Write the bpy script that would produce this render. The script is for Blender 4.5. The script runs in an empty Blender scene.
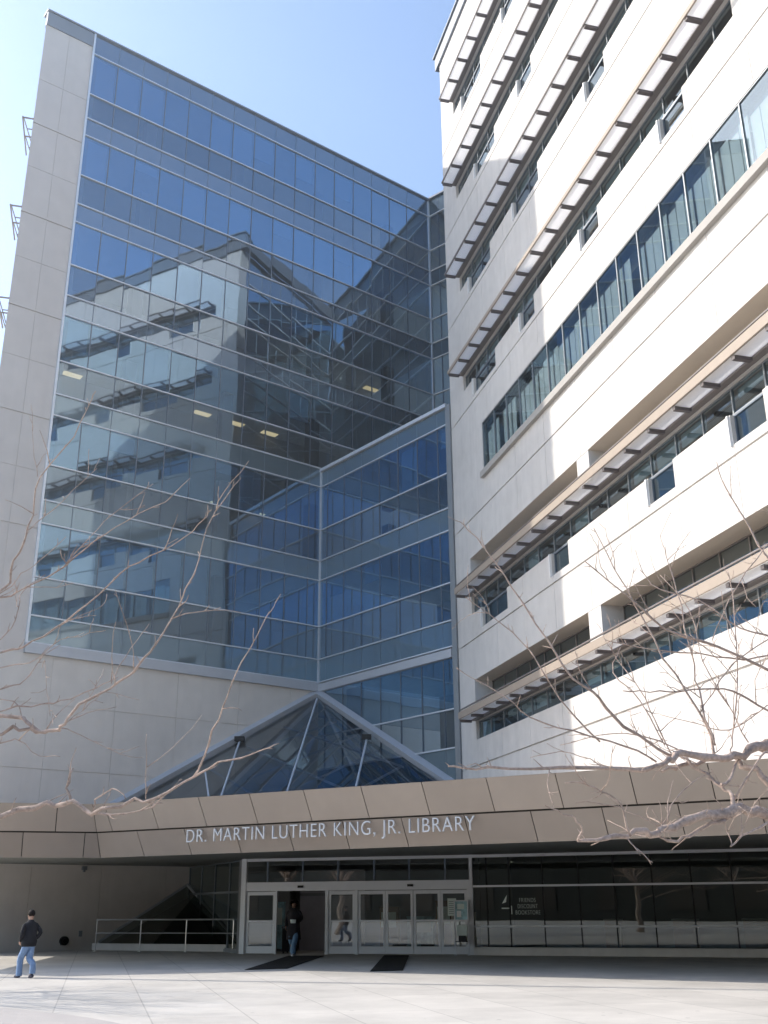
import bpy, bmesh, math, random
from mathutils import Vector, Matrix, noise
random.seed(7)
scene = bpy.context.scene
COL = scene.collection
R = math.radians

# ------------------------------------------------------------------ helpers
class MB:
    """collects faces for ONE mesh object"""
    def __init__(self): self.v = []; self.f = []; self.m = []
    def face(self, pts, mi=0):
        i = len(self.v); self.v += [tuple(p) for p in pts]
        self.f.append(tuple(range(i, i + len(pts)))); self.m.append(mi)
    def hexa(self, p, mi=0):
        # p: 8 points, bottom ring 0-3, top ring 4-7
        i = len(self.v); self.v += [tuple(q) for q in p]
        for q in ((3, 2, 1, 0), (4, 5, 6, 7), (0, 1, 5, 4), (1, 2, 6, 5), (2, 3, 7, 6), (3, 0, 4, 7)):
            self.f.append(tuple(i + k for k in q)); self.m.append(mi)
    def box(self, x0, x1, y0, y1, z0, z1, mi=0):
        self.hexa([(x0, y0, z0), (x1, y0, z0), (x1, y1, z0), (x0, y1, z0),
                   (x0, y0, z1), (x1, y0, z1), (x1, y1, z1), (x0, y1, z1)], mi)
    def fbox(self, F, s0, s1, z0, z1, o0, o1, mi=0):
        P = F.pt
        self.hexa([P(s0, z0, o0), P(s1, z0, o0), P(s1, z0, o1), P(s0, z0, o1),
                   P(s0, z1, o0), P(s1, z1, o0), P(s1, z1, o1), P(s0, z1, o1)], mi)
    def bar(self, a, b, w, h=None, mi=0, up=(0, 0, 1)):
        a = Vector(a); b = Vector(b); h = h or w
        t = (b - a).normalized(); u = Vector(up)
        if abs(t.dot(u)) > .98: u = Vector((1, 0, 0))
        x = t.cross(u).normalized(); y = x.cross(t).normalized()
        x *= w / 2; y *= h / 2
        self.hexa([a - x - y, a + x - y, a + x + y, a - x + y, b - x - y, b + x - y, b + x + y, b - x + y], mi)
    def prism(self, poly, z0, z1, mi=0):
        n = len(poly); i = len(self.v)
        self.v += [(p[0], p[1], z0) for p in poly] + [(p[0], p[1], z1) for p in poly]
        self.f.append(tuple(i + k for k in reversed(range(n)))); self.m.append(mi)
        self.f.append(tuple(i + n + k for k in range(n))); self.m.append(mi)
        for k in range(n):
            l = (k + 1) % n
            self.f.append((i + k, i + l, i + n + l, i + n + k)); self.m.append(mi)
    def tube(self, pts, rad, sides=8, mi=0, caps=True):
        pts = [Vector(p) for p in pts]; n = len(pts)
        if isinstance(rad, (int, float)): rad = [rad] * n
        prev = None; rings = []
        for k, p in enumerate(pts):
            t = (pts[min(k + 1, n - 1)] - pts[max(k - 1, 0)]).normalized()
            if prev is None:
                u = Vector((0, 0, 1)) if abs(t.z) < .9 else Vector((0, 1, 0))
                x = t.cross(u).normalized()
            else:
                x = (prev - t * prev.dot(t)).normalized()
            prev = x; y = t.cross(x); i = len(self.v)
            for s in range(sides):
                a = 2 * math.pi * s / sides
                q = p + (x * math.cos(a) + y * math.sin(a)) * rad[k]
                self.v.append(tuple(q))
            rings.append(i)
        for k in range(n - 1):
            a, b = rings[k], rings[k + 1]
            for s in range(sides):
                t = (s + 1) % sides
                self.f.append((a + s, a + t, b + t, b + s)); self.m.append(mi)
        if caps:
            self.f.append(tuple(rings[0] + s for s in reversed(range(sides)))); self.m.append(mi)
            self.f.append(tuple(rings[-1] + s for s in range(sides))); self.m.append(mi)
    def loft(self, rings, sides=14, mi=0):
        # rings: (cx, cy, cz, rx, ry)
        idx = []
        for (cx, cy, cz, rx, ry) in rings:
            i = len(self.v); idx.append(i)
            for s in range(sides):
                a = 2 * math.pi * s / sides
                self.v.append((cx + rx * math.cos(a), cy + ry * math.sin(a), cz))
        for k in range(len(rings) - 1):
            a, b = idx[k], idx[k + 1]
            for s in range(sides):
                t = (s + 1) % sides
                self.f.append((a + s, a + t, b + t, b + s)); self.m.append(mi)
        self.f.append(tuple(idx[0] + s for s in reversed(range(sides)))); self.m.append(mi)
        self.f.append(tuple(idx[-1] + s for s in range(sides))); self.m.append(mi)
    def build(self, name, mats, parent=None, smooth=False, world=True):
        """world=True: coordinates are world ones; they are stored relative to the parent thing's base"""
        off = base_of(parent) if (parent is not None and world) else Vector((0, 0, 0))
        me = bpy.data.meshes.new(name)
        me.from_pydata([tuple(Vector(p) - off) for p in self.v], [], self.f)
        if not isinstance(mats, (list, tuple)): mats = [mats]
        for mt in mats: me.materials.append(mt)
        me.polygons.foreach_set('material_index', self.m)
        if smooth: me.polygons.foreach_set('use_smooth', [True] * len(self.f))
        me.update()
        o = bpy.data.objects.new(name, me); COL.objects.link(o)
        if parent is not None: o.parent = parent
        return o

def base_of(o):
    v = Vector((0, 0, 0))
    while o is not None:
        v = v + Vector(o.location); o = o.parent
    return v

class Frame:
    """vertical plane: s runs along it, z is up, o is outward"""
    def __init__(self, O, d, n):
        self.O = Vector((O[0], O[1], 0)); self.d = Vector((d[0], d[1], 0)).normalized(); self.n = Vector((n[0], n[1], 0)).normalized()
    def pt(self, s, z, o=0):
        p = self.O + self.d * s + self.n * o
        return (p.x, p.y, z)

def tag(o, label=None, cat=None, group=None, kind=None):
    if label: o['label'] = label
    if cat: o['category'] = cat
    if group: o['group'] = group
    if kind: o['kind'] = kind
    return o
def empty(name, loc, label, cat, group=None, rz=0):
    o = bpy.data.objects.new(name, None); COL.objects.link(o)
    o.location = loc; o.rotation_euler = (0, 0, rz); o.empty_display_size = .3
    return tag(o, label, cat, group)
def copy_tree(o, parent=None):
    c = o.copy(); COL.objects.link(c)
    if parent is not None: c.parent = parent
    for ch in list(o.children): copy_tree(ch, c)
    return c

# ------------------------------------------------------------------ materials
def nodes(name):
    m = bpy.data.materials.new(name); m.use_nodes = True
    nt = m.node_tree; nt.nodes.clear()
    out = nt.nodes.new('ShaderNodeOutputMaterial')
    return m, nt, out
def N(nt, t, **k):
    n = nt.nodes.new(t)
    for a, b in k.items():
        if a.startswith('in_'): n.inputs[a[3:].replace('_', ' ')].default_value = b
        else: setattr(n, a, b)
    return n
def rgba(c): return (c[0], c[1], c[2], 1)
def pbr(name, col, rough=.7, metal=0, var=.12, scale=3, bump=0, bscale=60, streak=0, spec=.3, orand=0):
    """principled with mottling at two scales, optional vertical weather streaks and fine bump"""
    m, nt, out = nodes(name); L = nt.links.new
    b = N(nt, 'ShaderNodeBsdfPrincipled'); b.inputs['Roughness'].default_value = rough; b.inputs['Metallic'].default_value = metal
    b.inputs['Specular IOR Level'].default_value = spec
    L(b.outputs[0], out.inputs[0])
    g = N(nt, 'ShaderNodeNewGeometry')
    n1 = N(nt, 'ShaderNodeTexNoise', in_Scale=scale, in_Detail=6.0); L(g.outputs['Position'], n1.inputs['Vector'])
    n2 = N(nt, 'ShaderNodeTexNoise', in_Scale=scale * .13, in_Detail=3.0); L(g.outputs['Position'], n2.inputs['Vector'])
    mx = N(nt, 'ShaderNodeMath', operation='ADD'); L(n1.outputs[0], mx.inputs[0]); L(n2.outputs[0], mx.inputs[1])
    last = mx
    if streak:
        mp = N(nt, 'ShaderNodeMapping'); mp.inputs['Scale'].default_value = (2.2, 2.2, .06); L(g.outputs['Position'], mp.inputs[0])
        n3 = N(nt, 'ShaderNodeTexNoise', in_Scale=1.6, in_Detail=5.0); L(mp.outputs[0], n3.inputs['Vector'])
        ma = N(nt, 'ShaderNodeMath', operation='MULTIPLY_ADD'); ma.inputs[1].default_value = streak; L(n3.outputs[0], ma.inputs[0]); L(mx.outputs[0], ma.inputs[2])
        last = ma
    mr = N(nt, 'ShaderNodeMapRange'); mr.inputs[1].default_value = .55 + streak * .4; mr.inputs[2].default_value = 1.4 + streak * .6
    mr.inputs[3].default_value = 1 - var; mr.inputs[4].default_value = 1 + var
    L(last.outputs[0], mr.inputs[0])
    hm = N(nt, 'ShaderNodeMix', data_type='RGBA', blend_type='MULTIPLY'); hm.inputs[0].default_value = 1; hm.inputs[6].default_value = rgba(col)
    if orand:
        oi = N(nt, 'ShaderNodeObjectInfo'); om = N(nt, 'ShaderNodeMapRange'); om.inputs[3].default_value = 1 - orand; om.inputs[4].default_value = 1 + orand
        L(oi.outputs['Random'], om.inputs[0]); mm_ = N(nt, 'ShaderNodeMath', operation='MULTIPLY'); L(mr.outputs[0], mm_.inputs[0]); L(om.outputs[0], mm_.inputs[1]); mr = mm_
    L(mr.outputs[0], hm.inputs[7]); L(hm.outputs[2], b.inputs['Base Color'])
    if bump:
        nb = N(nt, 'ShaderNodeTexNoise', in_Scale=bscale, in_Detail=4.0); L(g.outputs['Position'], nb.inputs['Vector'])
        bp = N(nt, 'ShaderNodeBump'); bp.inputs['Strength'].default_value = bump; bp.inputs['Distance'].default_value = .02
        L(nb.outputs[0], bp.inputs['Height']); L(bp.outputs[0], b.inputs['Normal'])
    return m
def glass(name, tint, refl, base=.3, opaque=None, wav=.03, rough=0.0, wscale=.45, swap=None):
    """architectural glass: tinted transmission (or an opaque back coat) plus mirror reflection growing at grazing angles"""
    m, nt, out = nodes(name); L = nt.links.new
    g = N(nt, 'ShaderNodeNewGeometry')
    nz = N(nt, 'ShaderNodeTexNoise', in_Scale=wscale, in_Detail=1.5); L(g.outputs['Position'], nz.inputs['Vector'])
    bp = N(nt, 'ShaderNodeBump'); bp.inputs['Strength'].default_value = wav; bp.inputs['Distance'].default_value = .1; L(nz.outputs[0], bp.inputs['Height'])
    gl = N(nt, 'ShaderNodeBsdfGlossy'); gl.inputs['Color'].default_value = rgba(refl); gl.inputs['Roughness'].default_value = rough; L(bp.outputs[0], gl.inputs['Normal'])
    if opaque is None:
        t = N(nt, 'ShaderNodeBsdfTransparent'); t.inputs[0].default_value = rgba(tint)
    else:
        t = N(nt, 'ShaderNodeBsdfDiffuse'); t.inputs[0].default_value = rgba(opaque)
    fr = N(nt, 'ShaderNodeFresnel'); fr.inputs['IOR'].default_value = 1.5
    ma = N(nt, 'ShaderNodeMath', operation='MULTIPLY_ADD', use_clamp=True); ma.inputs[1].default_value = 1.0 - base; ma.inputs[2].default_value = base; L(fr.outputs[0], ma.inputs[0])
    mx = N(nt, 'ShaderNodeMixShader'); L(ma.outputs[0], mx.inputs[0]); L(t.outputs[0], mx.inputs[1]); L(gl.outputs[0], mx.inputs[2]); L(mx.outputs[0], out.inputs[0])
    return m
def emit(name, col, st):
    m, nt, out = nodes(name); e = N(nt, 'ShaderNodeEmission'); e.inputs[0].default_value = rgba(col); e.inputs[1].default_value = st
    nt.links.new(e.outputs[0], out.inputs[0]); return m
def translucent(name, col, k=.6, stripes=None):
    m, nt, out = nodes(name); L = nt.links.new
    d = N(nt, 'ShaderNodeBsdfDiffuse'); d.inputs[0].default_value = rgba(col)
    t = N(nt, 'ShaderNodeBsdfTranslucent'); t.inputs[0].default_value = rgba(col)
    mx = N(nt, 'ShaderNodeMixShader'); mx.inputs[0].default_value = k
    L(d.outputs[0], mx.inputs[1]); L(t.outputs[0], mx.inputs[2]); L(mx.outputs[0], out.inputs[0])
    return m

def ground_mat(name, col):
    """cast concrete: score joints on the facade's grid, stains, aggregate speckle"""
    m, nt, out = nodes(name); L = nt.links.new
    b = N(nt, 'ShaderNodeBsdfPrincipled'); b.inputs['Roughness'].default_value = .75; b.inputs['Specular IOR Level'].default_value = .25
    L(b.outputs[0], out.inputs[0])
    g = N(nt, 'ShaderNodeNewGeometry')
    mp = N(nt, 'ShaderNodeMapping', vector_type='POINT'); mp.inputs['Rotation'].default_value = (0, 0, R(-14.55)); L(g.outputs['Position'], mp.inputs[0])
    sp = N(nt, 'ShaderNodeSeparateXYZ'); L(mp.outputs[0], sp.inputs[0])
    lines = None
    for ax, inv, off, wd in (('X', 1 / 1.49, .862, .008), ('Y', 1 / 2.98, .4, .0035)):
        a = N(nt, 'ShaderNodeMath', operation='MULTIPLY_ADD'); a.inputs[1].default_value = inv; a.inputs[2].default_value = off; L(sp.outputs[ax], a.inputs[0])
        f = N(nt, 'ShaderNodeMath', operation='FRACT'); L(a.outputs[0], f.inputs[0])
        c = N(nt, 'ShaderNodeMath', operation='COMPARE'); c.inputs[1].default_value = .5; c.inputs[2].default_value = wd; L(f.outputs[0], c.inputs[0])
        if lines is None: lines = c
        else:
            mm = N(nt, 'ShaderNodeMath', operation='MAXIMUM'); L(lines.outputs[0], mm.inputs[0]); L(c.outputs[0], mm.inputs[1]); lines = mm
    # slab to slab tone
    fl = N(nt, 'ShaderNodeVectorMath', operation='MULTIPLY'); fl.inputs[1].default_value = (1 / 1.49, 1 / 2.98, 0); L(mp.outputs[0], fl.inputs[0])
    ad = N(nt, 'ShaderNodeVectorMath', operation='ADD'); ad.inputs[1].default_value = (.362, .9, .5); L(fl.outputs[0], ad.inputs[0])
    fo = N(nt, 'ShaderNodeVectorMath', operation='FLOOR'); L(ad.outputs[0], fo.inputs[0])
    wn = N(nt, 'ShaderNodeTexWhiteNoise', noise_dimensions='3D'); L(fo.outputs[0], wn.inputs[0])
    n1 = N(nt, 'ShaderNodeTexNoise', in_Scale=.5, in_Detail=8.0, in_Roughness=.65); L(g.outputs['Position'], n1.inputs['Vector'])
    n2 = N(nt, 'ShaderNodeTexNoise', in_Scale=35.0, in_Detail=3.0); L(g.outputs['Position'], n2.inputs['Vector'])
    s1 = N(nt, 'ShaderNodeMath', operation='MULTIPLY_ADD'); s1.inputs[1].default_value = .10; L(wn.outputs[0], s1.inputs[0]); 
    s2 = N(nt, 'ShaderNodeMapRange'); s2.inputs[1].default_value = .3; s2.inputs[2].default_value = .72; s2.inputs[3].default_value = .72; s2.inputs[4].default_value = 1.02; L(n1.outputs[0], s2.inputs[0]); L(s2.outputs[0], s1.inputs[2])
    s3 = N(nt, 'ShaderNodeMath', operation='MULTIPLY_ADD'); s3.inputs[1].default_value = .16; L(n2.outputs[0], s3.inputs[0]); L(s1.outputs[0], s3.inputs[2])
    dk = N(nt, 'ShaderNodeMath', operation='MULTIPLY_ADD'); dk.inputs[1].default_value = -.26; L(lines.outputs[0], dk.inputs[0]); L(s3.outputs[0], dk.inputs[2])
    vo = N(nt, 'ShaderNodeTexVoronoi', in_Scale=1.5); L(g.outputs['Position'], vo.inputs['Vector'])
    vr = N(nt, 'ShaderNodeMapRange'); vr.inputs[1].default_value = .045; vr.inputs[2].default_value = .075; vr.inputs[3].default_value = -.30; vr.inputs[4].default_value = 0; L(vo.outputs['Distance'], vr.inputs[0])
    gm = N(nt, 'ShaderNodeMath', operation='ADD'); L(dk.outputs[0], gm.inputs[0]); L(vr.outputs[0], gm.inputs[1]); dk = gm
    hm = N(nt, 'ShaderNodeMix', data_type='RGBA', blend_type='MULTIPLY'); hm.inputs[0].default_value = 1; hm.inputs[6].default_value = rgba(col)
    L(dk.outputs[0], hm.inputs[7]); L(hm.outputs[2], b.inputs['Base Color'])
    bp = N(nt, 'ShaderNodeBump'); bp.inputs['Strength'].default_value = .15; bp.inputs['Distance'].default_value = .01; L(n2.outputs[0], bp.inputs['Height']); L(bp.outputs[0], b.inputs['Normal'])
    return m

M = dict(
    precast=pbr('white_precast', (.635, .607, .58), .8, var=.12, scale=2.2, bump=.15, bscale=40, streak=.9),
    stone=pbr('beige_precast', (.55, .51, .485), .8, var=.08, scale=1.6, bump=.2, bscale=45, streak=.6),
    stone_low=pbr('warm_grey_precast', (.61, .57, .53), .8, var=.09, scale=1.6, bump=.2, bscale=45, streak=.5),
    coping=pbr('grey_metal_coping', (.22, .24, .27), .45, .3, var=.06),
    ledge=pbr('grey_stone_ledge', (.40, .38, .355), .7, var=.07, streak=.3),
    tanboard=pbr('tan_fascia_board', (.37, .305, .25), .6, var=.06, streak=.3),
    sill=pbr('pale_metal_sill', (.46, .48, .52), .45, .2, var=.05),
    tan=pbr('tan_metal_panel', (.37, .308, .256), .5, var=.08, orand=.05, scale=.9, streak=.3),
    tan_shaded=pbr('tan_metal_panel_shaded', (.31, .258, .215), .5, var=.09, orand=.06, scale=.9, streak=.3),  # darker copy of the panel colour, shade of the recessed tier painted in
    tan_dark=pbr('tan_soffit', (.30, .25, .20), .7, var=.06),
    backing=pbr('dark_backing', (.05, .045, .04), .9),
    soffit=pbr('grey_soffit', (.21, .215, .20), .7, var=.05),
    shade_beam=pbr('bronze_beam', (.20, .175, .165), .5, var=.06),
    fascia=pbr('cream_fascia', (.78, .68, .56), .6, var=.05),
    mullion=pbr('silver_mullion', (.62, .66, .72), .4, .3, var=.05),
    vmull=pbr('dark_mullion', (.13, .16, .20), .4, .3, var=.05),
    post_dark=pbr('dark_bronze_bracket', (.10, .085, .085), .5, var=.06),
    post=pbr('zinc_post', (.24, .26, .28), .45, .4, var=.06),
    alu=pbr('aluminium_frame', (.62, .63, .65), .4, .3, var=.04),
    steel=pbr('brushed_steel', (.60, .61, .62), .3, .9, var=.04),
    rafter=pbr('painted_steel_rafter', (.50, .52, .56), .4, .2, var=.05),
    slab=pbr('interior_slab', (.16, .16, .16), .8),
    ceiling=pbr('interior_ceiling', (.55, .54, .52), .8),
    room=pbr('interior_wall', (.27, .275, .28), .8, var=.3, scale=.4),
    blind=pbr('pale_blind', (.26, .34, .41), .8, var=.1, scale=.5),
    blind_glare=pbr('glare_pale_blind', (.48, .56, .62), .8, var=.1, scale=.5),  # pale tint stands in for hazy, overexposed strip windows
    blind_white=pbr('white_blind', (.88, .95, .94), .8, var=.06, scale=.5),
    lobby=pbr('lobby_wall', (.46, .44, .48), .8),
    roof=pbr('roof_membrane', (.30, .30, .30), .9),
    vision=glass('vision_glass', (.58, .70, .78), (.60, .76, .93), .29, wav=.07, rough=.015),
    vision_low=glass('vision_glass_low', (.60, .72, .80), (.56, .74, .92), .20, wav=.07, rough=.02),
    vision_blue=glass('vision_glass_blue', (.42, .61, .82), (.49, .73, 1.0), .38, wav=.07, rough=.015),
    vision_blue_low=glass('vision_glass_blue_low', (.42, .63, .83), (.45, .72, 1.0), .28, wav=.07, rough=.02),
    spandrel=glass('spandrel_glass', (.5, .6, .7), (.58, .74, .92), .27, opaque=(.08, .105, .135), wav=.07, rough=.02),
    spandrel_low=glass('spandrel_glass_low', (.5, .6, .7), (.56, .74, .88), .20, opaque=(.10, .14, .165), wav=.07, rough=.03),
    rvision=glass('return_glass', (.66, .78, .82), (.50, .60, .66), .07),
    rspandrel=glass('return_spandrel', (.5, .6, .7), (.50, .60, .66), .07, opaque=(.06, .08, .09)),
    wglass=glass('window_glass', (.70, .82, .84), (.78, .90, .94), .32, wav=.02),
    bandglass=glass('band_glass', (.86, .94, .95), (.72, .84, .88), .22, wav=.02),
    doorglass=glass('door_glass', (.62, .66, .64), (.85, .9, .9), .13, wav=.012),
    shopglass=glass('shop_glass', (.42, .45, .43), (.8, .85, .82), .065, wav=.015),
    skylight=glass('skylight_glass', (.78, .83, .86), (.72, .78, .82), .22, wav=.05),
    slat=translucent('translucent_louvre', (.95, .95, .95), .80),
    lobby_fill=emit('lobby_fill_glow', (1, .93, .86), 1.1),  # fill glow added to brighten the lobby
    light=emit('ceiling_lamp', (1, .74, .40), .95),
    letter=pbr('brushed_letter', (.58, .585, .60), .35, .1, var=.03),
    white=pbr('white_paint', (.80, .80, .80), .5, var=.04),
    decal=pbr('pale_decal', (.80, .86, .82), .7, var=.2, scale=20),
    paper=pbr('paper', (.66, .74, .70), .8),
    poster=pbr('poster_print', (.35, .55, .60), .6, var=.6, scale=9),
    mat=pbr('black_rubber', (.018, .018, .018), .95, var=.3, bump=.5, bscale=120),
    black=pbr('black_plastic', (.012, .012, .013), .5),
    bark=pbr('bare_bark', (.32, .26, .22), .85, var=.35, scale=14, bump=.6, bscale=50),
    twig=pbr('twig_bark', (.44, .335, .275), .8, var=.5, scale=26, bump=.9, bscale=70),
    denim=pbr('blue_denim', (.19, .28, .44), .9, var=.15, scale=12),
    denim_dark=pbr('dark_denim', (.14, .24, .36), .9, var=.2, scale=12),
    jacket=pbr('dark_jacket', (.022, .022, .026), .85, var=.25, scale=9),
    coat=pbr('black_coat', (.028, .026, .030), .85, var=.25, scale=9),
    skin=pbr('skin', (.50, .32, .24), .55, var=.06, scale=12),
    skin_dark=pbr('brown_skin', (.24, .14, .10), .55, var=.06, scale=12),
    hair=pbr('dark_hair', (.015, .011, .010), .8, var=.3, scale=40, bump=.6, bscale=90),
    shoe=pbr('white_shoe', (.55, .55, .56), .7),
    shoe_dark=pbr('dark_shoe', (.06, .06, .09), .7),
    wood=pbr('shelf_wood', (.20, .13, .08), .6),
    block_wall=pbr('reflection_block_dark', (.030, .033, .031), .85, var=.1),
    ground=ground_mat('plaza_concrete', (.55, .52, .475)),
    band=pbr('pink_paving', (.46, .43, .405), .8, var=.08, scale=2, bump=.2),
)

# ------------------------------------------------------------------ world, sun, camera
SUN_AZ, SUN_EL = R(-71), R(33)
w = bpy.data.worlds.new("World"); scene.world = w; w.use_nodes = True
wn = w.node_tree; bg = wn.nodes['Background']
sky = wn.nodes.new('ShaderNodeTexSky'); sky.sky_type = 'NISHITA'; sky.sun_disc = False
sky.sun_elevation = SUN_EL; sky.sun_rotation = SUN_AZ; sky.air_density = 1.0; sky.dust_density = 1.1; sky.ozone_density = 1.4
wn.links.new(sky.outputs[0], bg.inputs[0]); bg.inputs[1].default_value = .33
sl = bpy.data.lights.new('sun', 'SUN'); sl.energy = 5.2; sl.angle = R(.53); sl.color = (1, .95, .87)
so = bpy.data.objects.new('sun', sl); COL.objects.link(so)
sdir = Vector((math.sin(SUN_AZ) * math.cos(SUN_EL), math.cos(SUN_AZ) * math.cos(SUN_EL), math.sin(SUN_EL)))
so.rotation_euler = sdir.to_track_quat('Z', 'Y').to_euler(); so.location = (-40, 20, 60)
cd = bpy.data.cameras.new('camera'); cam = bpy.data.objects.new('camera', cd); COL.objects.link(cam); scene.camera = cam
cd.sensor_width = 36; cd.lens = 1052 / 1024 * 36; cd.clip_end = 3000; cd.clip_start = .1
PT, RL = R(20.458), R(-.436)
Fv = Vector((0, math.cos(PT), math.sin(PT))); U0 = Vector((0, -math.sin(PT), math.cos(PT))); X0 = Vector((1, 0, 0))
Xv = X0 * math.cos(RL) + U0 * math.sin(RL); Uv = U0 * math.cos(RL) - X0 * math.sin(RL)
cam.matrix_world = Matrix(((Xv.x, Uv.x, -Fv.x, 0), (Xv.y, Uv.y, -Fv.y, 0), (Xv.z, Uv.z, -Fv.z, 1.62), (0, 0, 0, 1)))
scene.view_settings.view_transform = 'Standard'; scene.view_settings.look = 'None'; scene.view_settings.exposure = 0
scene.cycles.use_denoising = True
scene.cycles.max_bounces = 10; scene.cycles.transparent_max_bounces = 16; scene.cycles.caustics_reflective = False
scene.cycles.sample_clamp_indirect = 6

# ------------------------------------------------------------------ ground
mb = MB(); mb.face([(-900, -900, 0), (900, -900, 0), (900, 900, 0), (-900, 900, 0)])
tag(mb.build('ground', M['ground']), kind='structure')
mb = MB()   # curved band of pinkish paving in the foreground
cx, cy = -13.4, 10.6
for k in range(40):
    a0, a1 = R(-60 + 4 * k), R(-56 + 4 * k)
    mb.face([(cx + r * math.cos(a), cy + r * math.sin(a), .004) for r, a in ((8.6, a0), (11.5, a0), (11.5, a1), (8.6, a1))])
tag(mb.build('path', M['band']), kind='structure')

# scattering volume added to imitate lens glare over the upper view
hz, hnt, hout = nodes('glare_veil_scatter'); vs = N(hnt, 'ShaderNodeVolumeScatter'); vs.inputs['Color'].default_value = (.80, .90, 1, 1); vs.inputs['Density'].default_value = .0019; vs.inputs['Anisotropy'].default_value = .62
hnt.links.new(vs.outputs[0], hout.inputs['Volume'])
mb = MB(); mb.box(-70, 60, 12.5, 95, 5.2, 66)
tag(mb.build('glare_veil', hz), kind='structure')

# ------------------------------------------------------------------ the library
BLD = empty('library_building', (0, 44, 0), 'eight storey library of blue glass curtain wall and white precast with a tan entrance canopy', 'building')
def part(mb, name, mat, parent=None, **k): return mb.build(name, mat, parent or BLD, **k)

K = Vector((-17.09, 41.68, 0)); d1 = Vector((.787, .617, 0)); n1 = Vector((.617, -.787, 0))
C1 = Vector((-3.35, 52.46, 0)); d3 = Vector((.63, -.777, 0)); n3 = Vector((-.777, -.63, 0))
R0 = Vector((3.15, 44.42, 0)); d2 = Vector((.2515, -.968, 0)); n2 = Vector((-.968, -.2515, 0))
F1 = Frame(K, d1, n1); F3 = Frame(C1, d3, n3); FW = Frame(K, -d2, n2); F2 = Frame(R0, d2, n2)
S1 = 17.46; S1E = 25.62; LBOX = 10.12
C2 = K + d1.normalized() * S1E
FR = Frame(C2, (.756, -.654), (-.654, -.756))                      # set-back return above the lower glass box
FE = Frame(R0, -n2, -d2)                    # end face of the white wing

ROWS = [44.80, 43.53]
kinds = ['s']
z = 43.53
for k in range(6):
    f = 43.53 - 5.23 * k
    ROWS += [f - 2.62 if k == 0 else f - 2.45, f - 4.15, f - 5.23]; kinds += ['v', 'v', 's']
ROWS[-1] = 12.07
def curtain(F, s_list, rows, kinds, cname='glass_band', vis='vision', spa='spandrel', tilt=.0048, ends=(True, True), proud=.075, skip=None):
    """one part per storey band: its panes (each pane a hair out of true), with its grid of bars as sub-part"""
    for ri, (zt, zb, kd) in enumerate(zip(rows[:-1], rows[1:], kinds)):
        g = MB(); fr = MB()
        v_, s_ = vis, spa
        if vis == 'vision':
            if kd == 'v' and (ri == 0 or kinds[ri - 1] != 'v'): v_ = 'vision_blue'
            if zt < 28.5: v_ += '_low'; s_ += '_low'
        for a, b in zip(s_list[:-1], s_list[1:]):
            tx, tz = random.gauss(0, tilt), random.gauss(0, tilt)
            hw, hh = (b - a) / 2, (zt - zb) / 2
            def off(sx, sz): return tx * hw * sx + tz * hh * sz
            g.face([F.pt(a, zb, off(-1, -1)), F.pt(b, zb, off(1, -1)), F.pt(b, zt, off(1, 1)), F.pt(a, zt, off(-1, 1))])
            hw_ = .022 if kd == 'v' else .013
            fr.fbox(F, b - hw_, b + hw_, zb + .03, zt - .03, -.06, .02 if kd == 'v' else .008, 1)
        fr.fbox(F, s_list[0] + .01, s_list[-1] - .01, zb - .028, zb + .028, -.08, proud, 0)
        o = g.build(cname, M[v_] if kd == 'v' else M[s_], BLD)
        fr.build('mullion_grid', [M['mullion' if vis == 'vision' else 'white'], M['vmull']], o)  # return and end-face bars painted white to imitate sunlit mullions
s_w1 = [2.58 + 1.41 * k for k in range(17)]; s_w1[-1] = S1E
s_lo = [x for x in s_w1 if x < S1 - .3] + [S1 - .02]
ilow = min(i for i, zz in enumerate(ROWS) if zz < 23.6)     # first row below the box roof
curtain(F1, s_w1, ROWS[:ilow + 1], kinds[:ilow])
curtain(F1, s_lo, ROWS[ilow:], kinds[ilow:])
rows_b = [23.45] + [zz for zz in ROWS if zz < 23.3]
kb = ['s'] + kinds[len(ROWS) - len(rows_b) + 1:]
kb = kb[:len(rows_b) - 1]
s_b = [0.02, .58] + [.58 + 1.462 * k for k in range(1, 6)] + [9.35, 10.02]
curtain(F3, s_b, rows_b, kb)
curtain(F3, s_b, [11.56, 9.37, 7.75, 6.4, 4.3], ['v', 'v', 's', 's'])
LR = 15.4
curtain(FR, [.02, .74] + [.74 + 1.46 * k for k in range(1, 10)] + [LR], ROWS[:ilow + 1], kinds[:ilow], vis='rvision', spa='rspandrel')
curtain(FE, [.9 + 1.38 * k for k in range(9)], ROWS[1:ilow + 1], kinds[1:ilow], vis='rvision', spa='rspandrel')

# heavier trim of the glass walls
mb = MB()
mb.fbox(F1, 2.50, 2.60, 11.6, 44.8, -.1, .10)
mb.fbox(F3, -.10, .06, 11.58, 23.5, -.06, .10)              # inner corner of the box
mb.fbox(FR, -.06, .06, 23.5, 44.7, -.06, .11)
part(mb, 'corner_mullion', M['mullion'])
mb = MB(); mb.fbox(F1, 2.50, S1 - .05, 11.60, 12.03, -.2, .16)
part(mb, 'glass_wall_sill', M['sill'])
mb = MB(); mb.fbox(F3, .07, 10.03, 11.58, 11.95, -.2, .15)
part(mb, 'glass_wall_sill', M['sill'])
mb = MB(); mb.fbox(F3, -.12, 10.1, 23.49, 23.66, -.3, .14)
part(mb, 'parapet_cap', M['mullion'])
mb = MB()
mb.fbox(F1, -.04, S1E + .1, 44.81, 44.90, -.5, .12)
mb.fbox(FR, .05, LR, 44.805, 44.92, -.5, .15)
mb.fbox(F1, .0, 2.48, 43.95, 44.79, -.1, .06)
mb.fbox(FW, .05, 17.9, 43.96, 44.79, -.1, .015)
part(mb, 'roof_coping', M['coping'])
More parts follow.
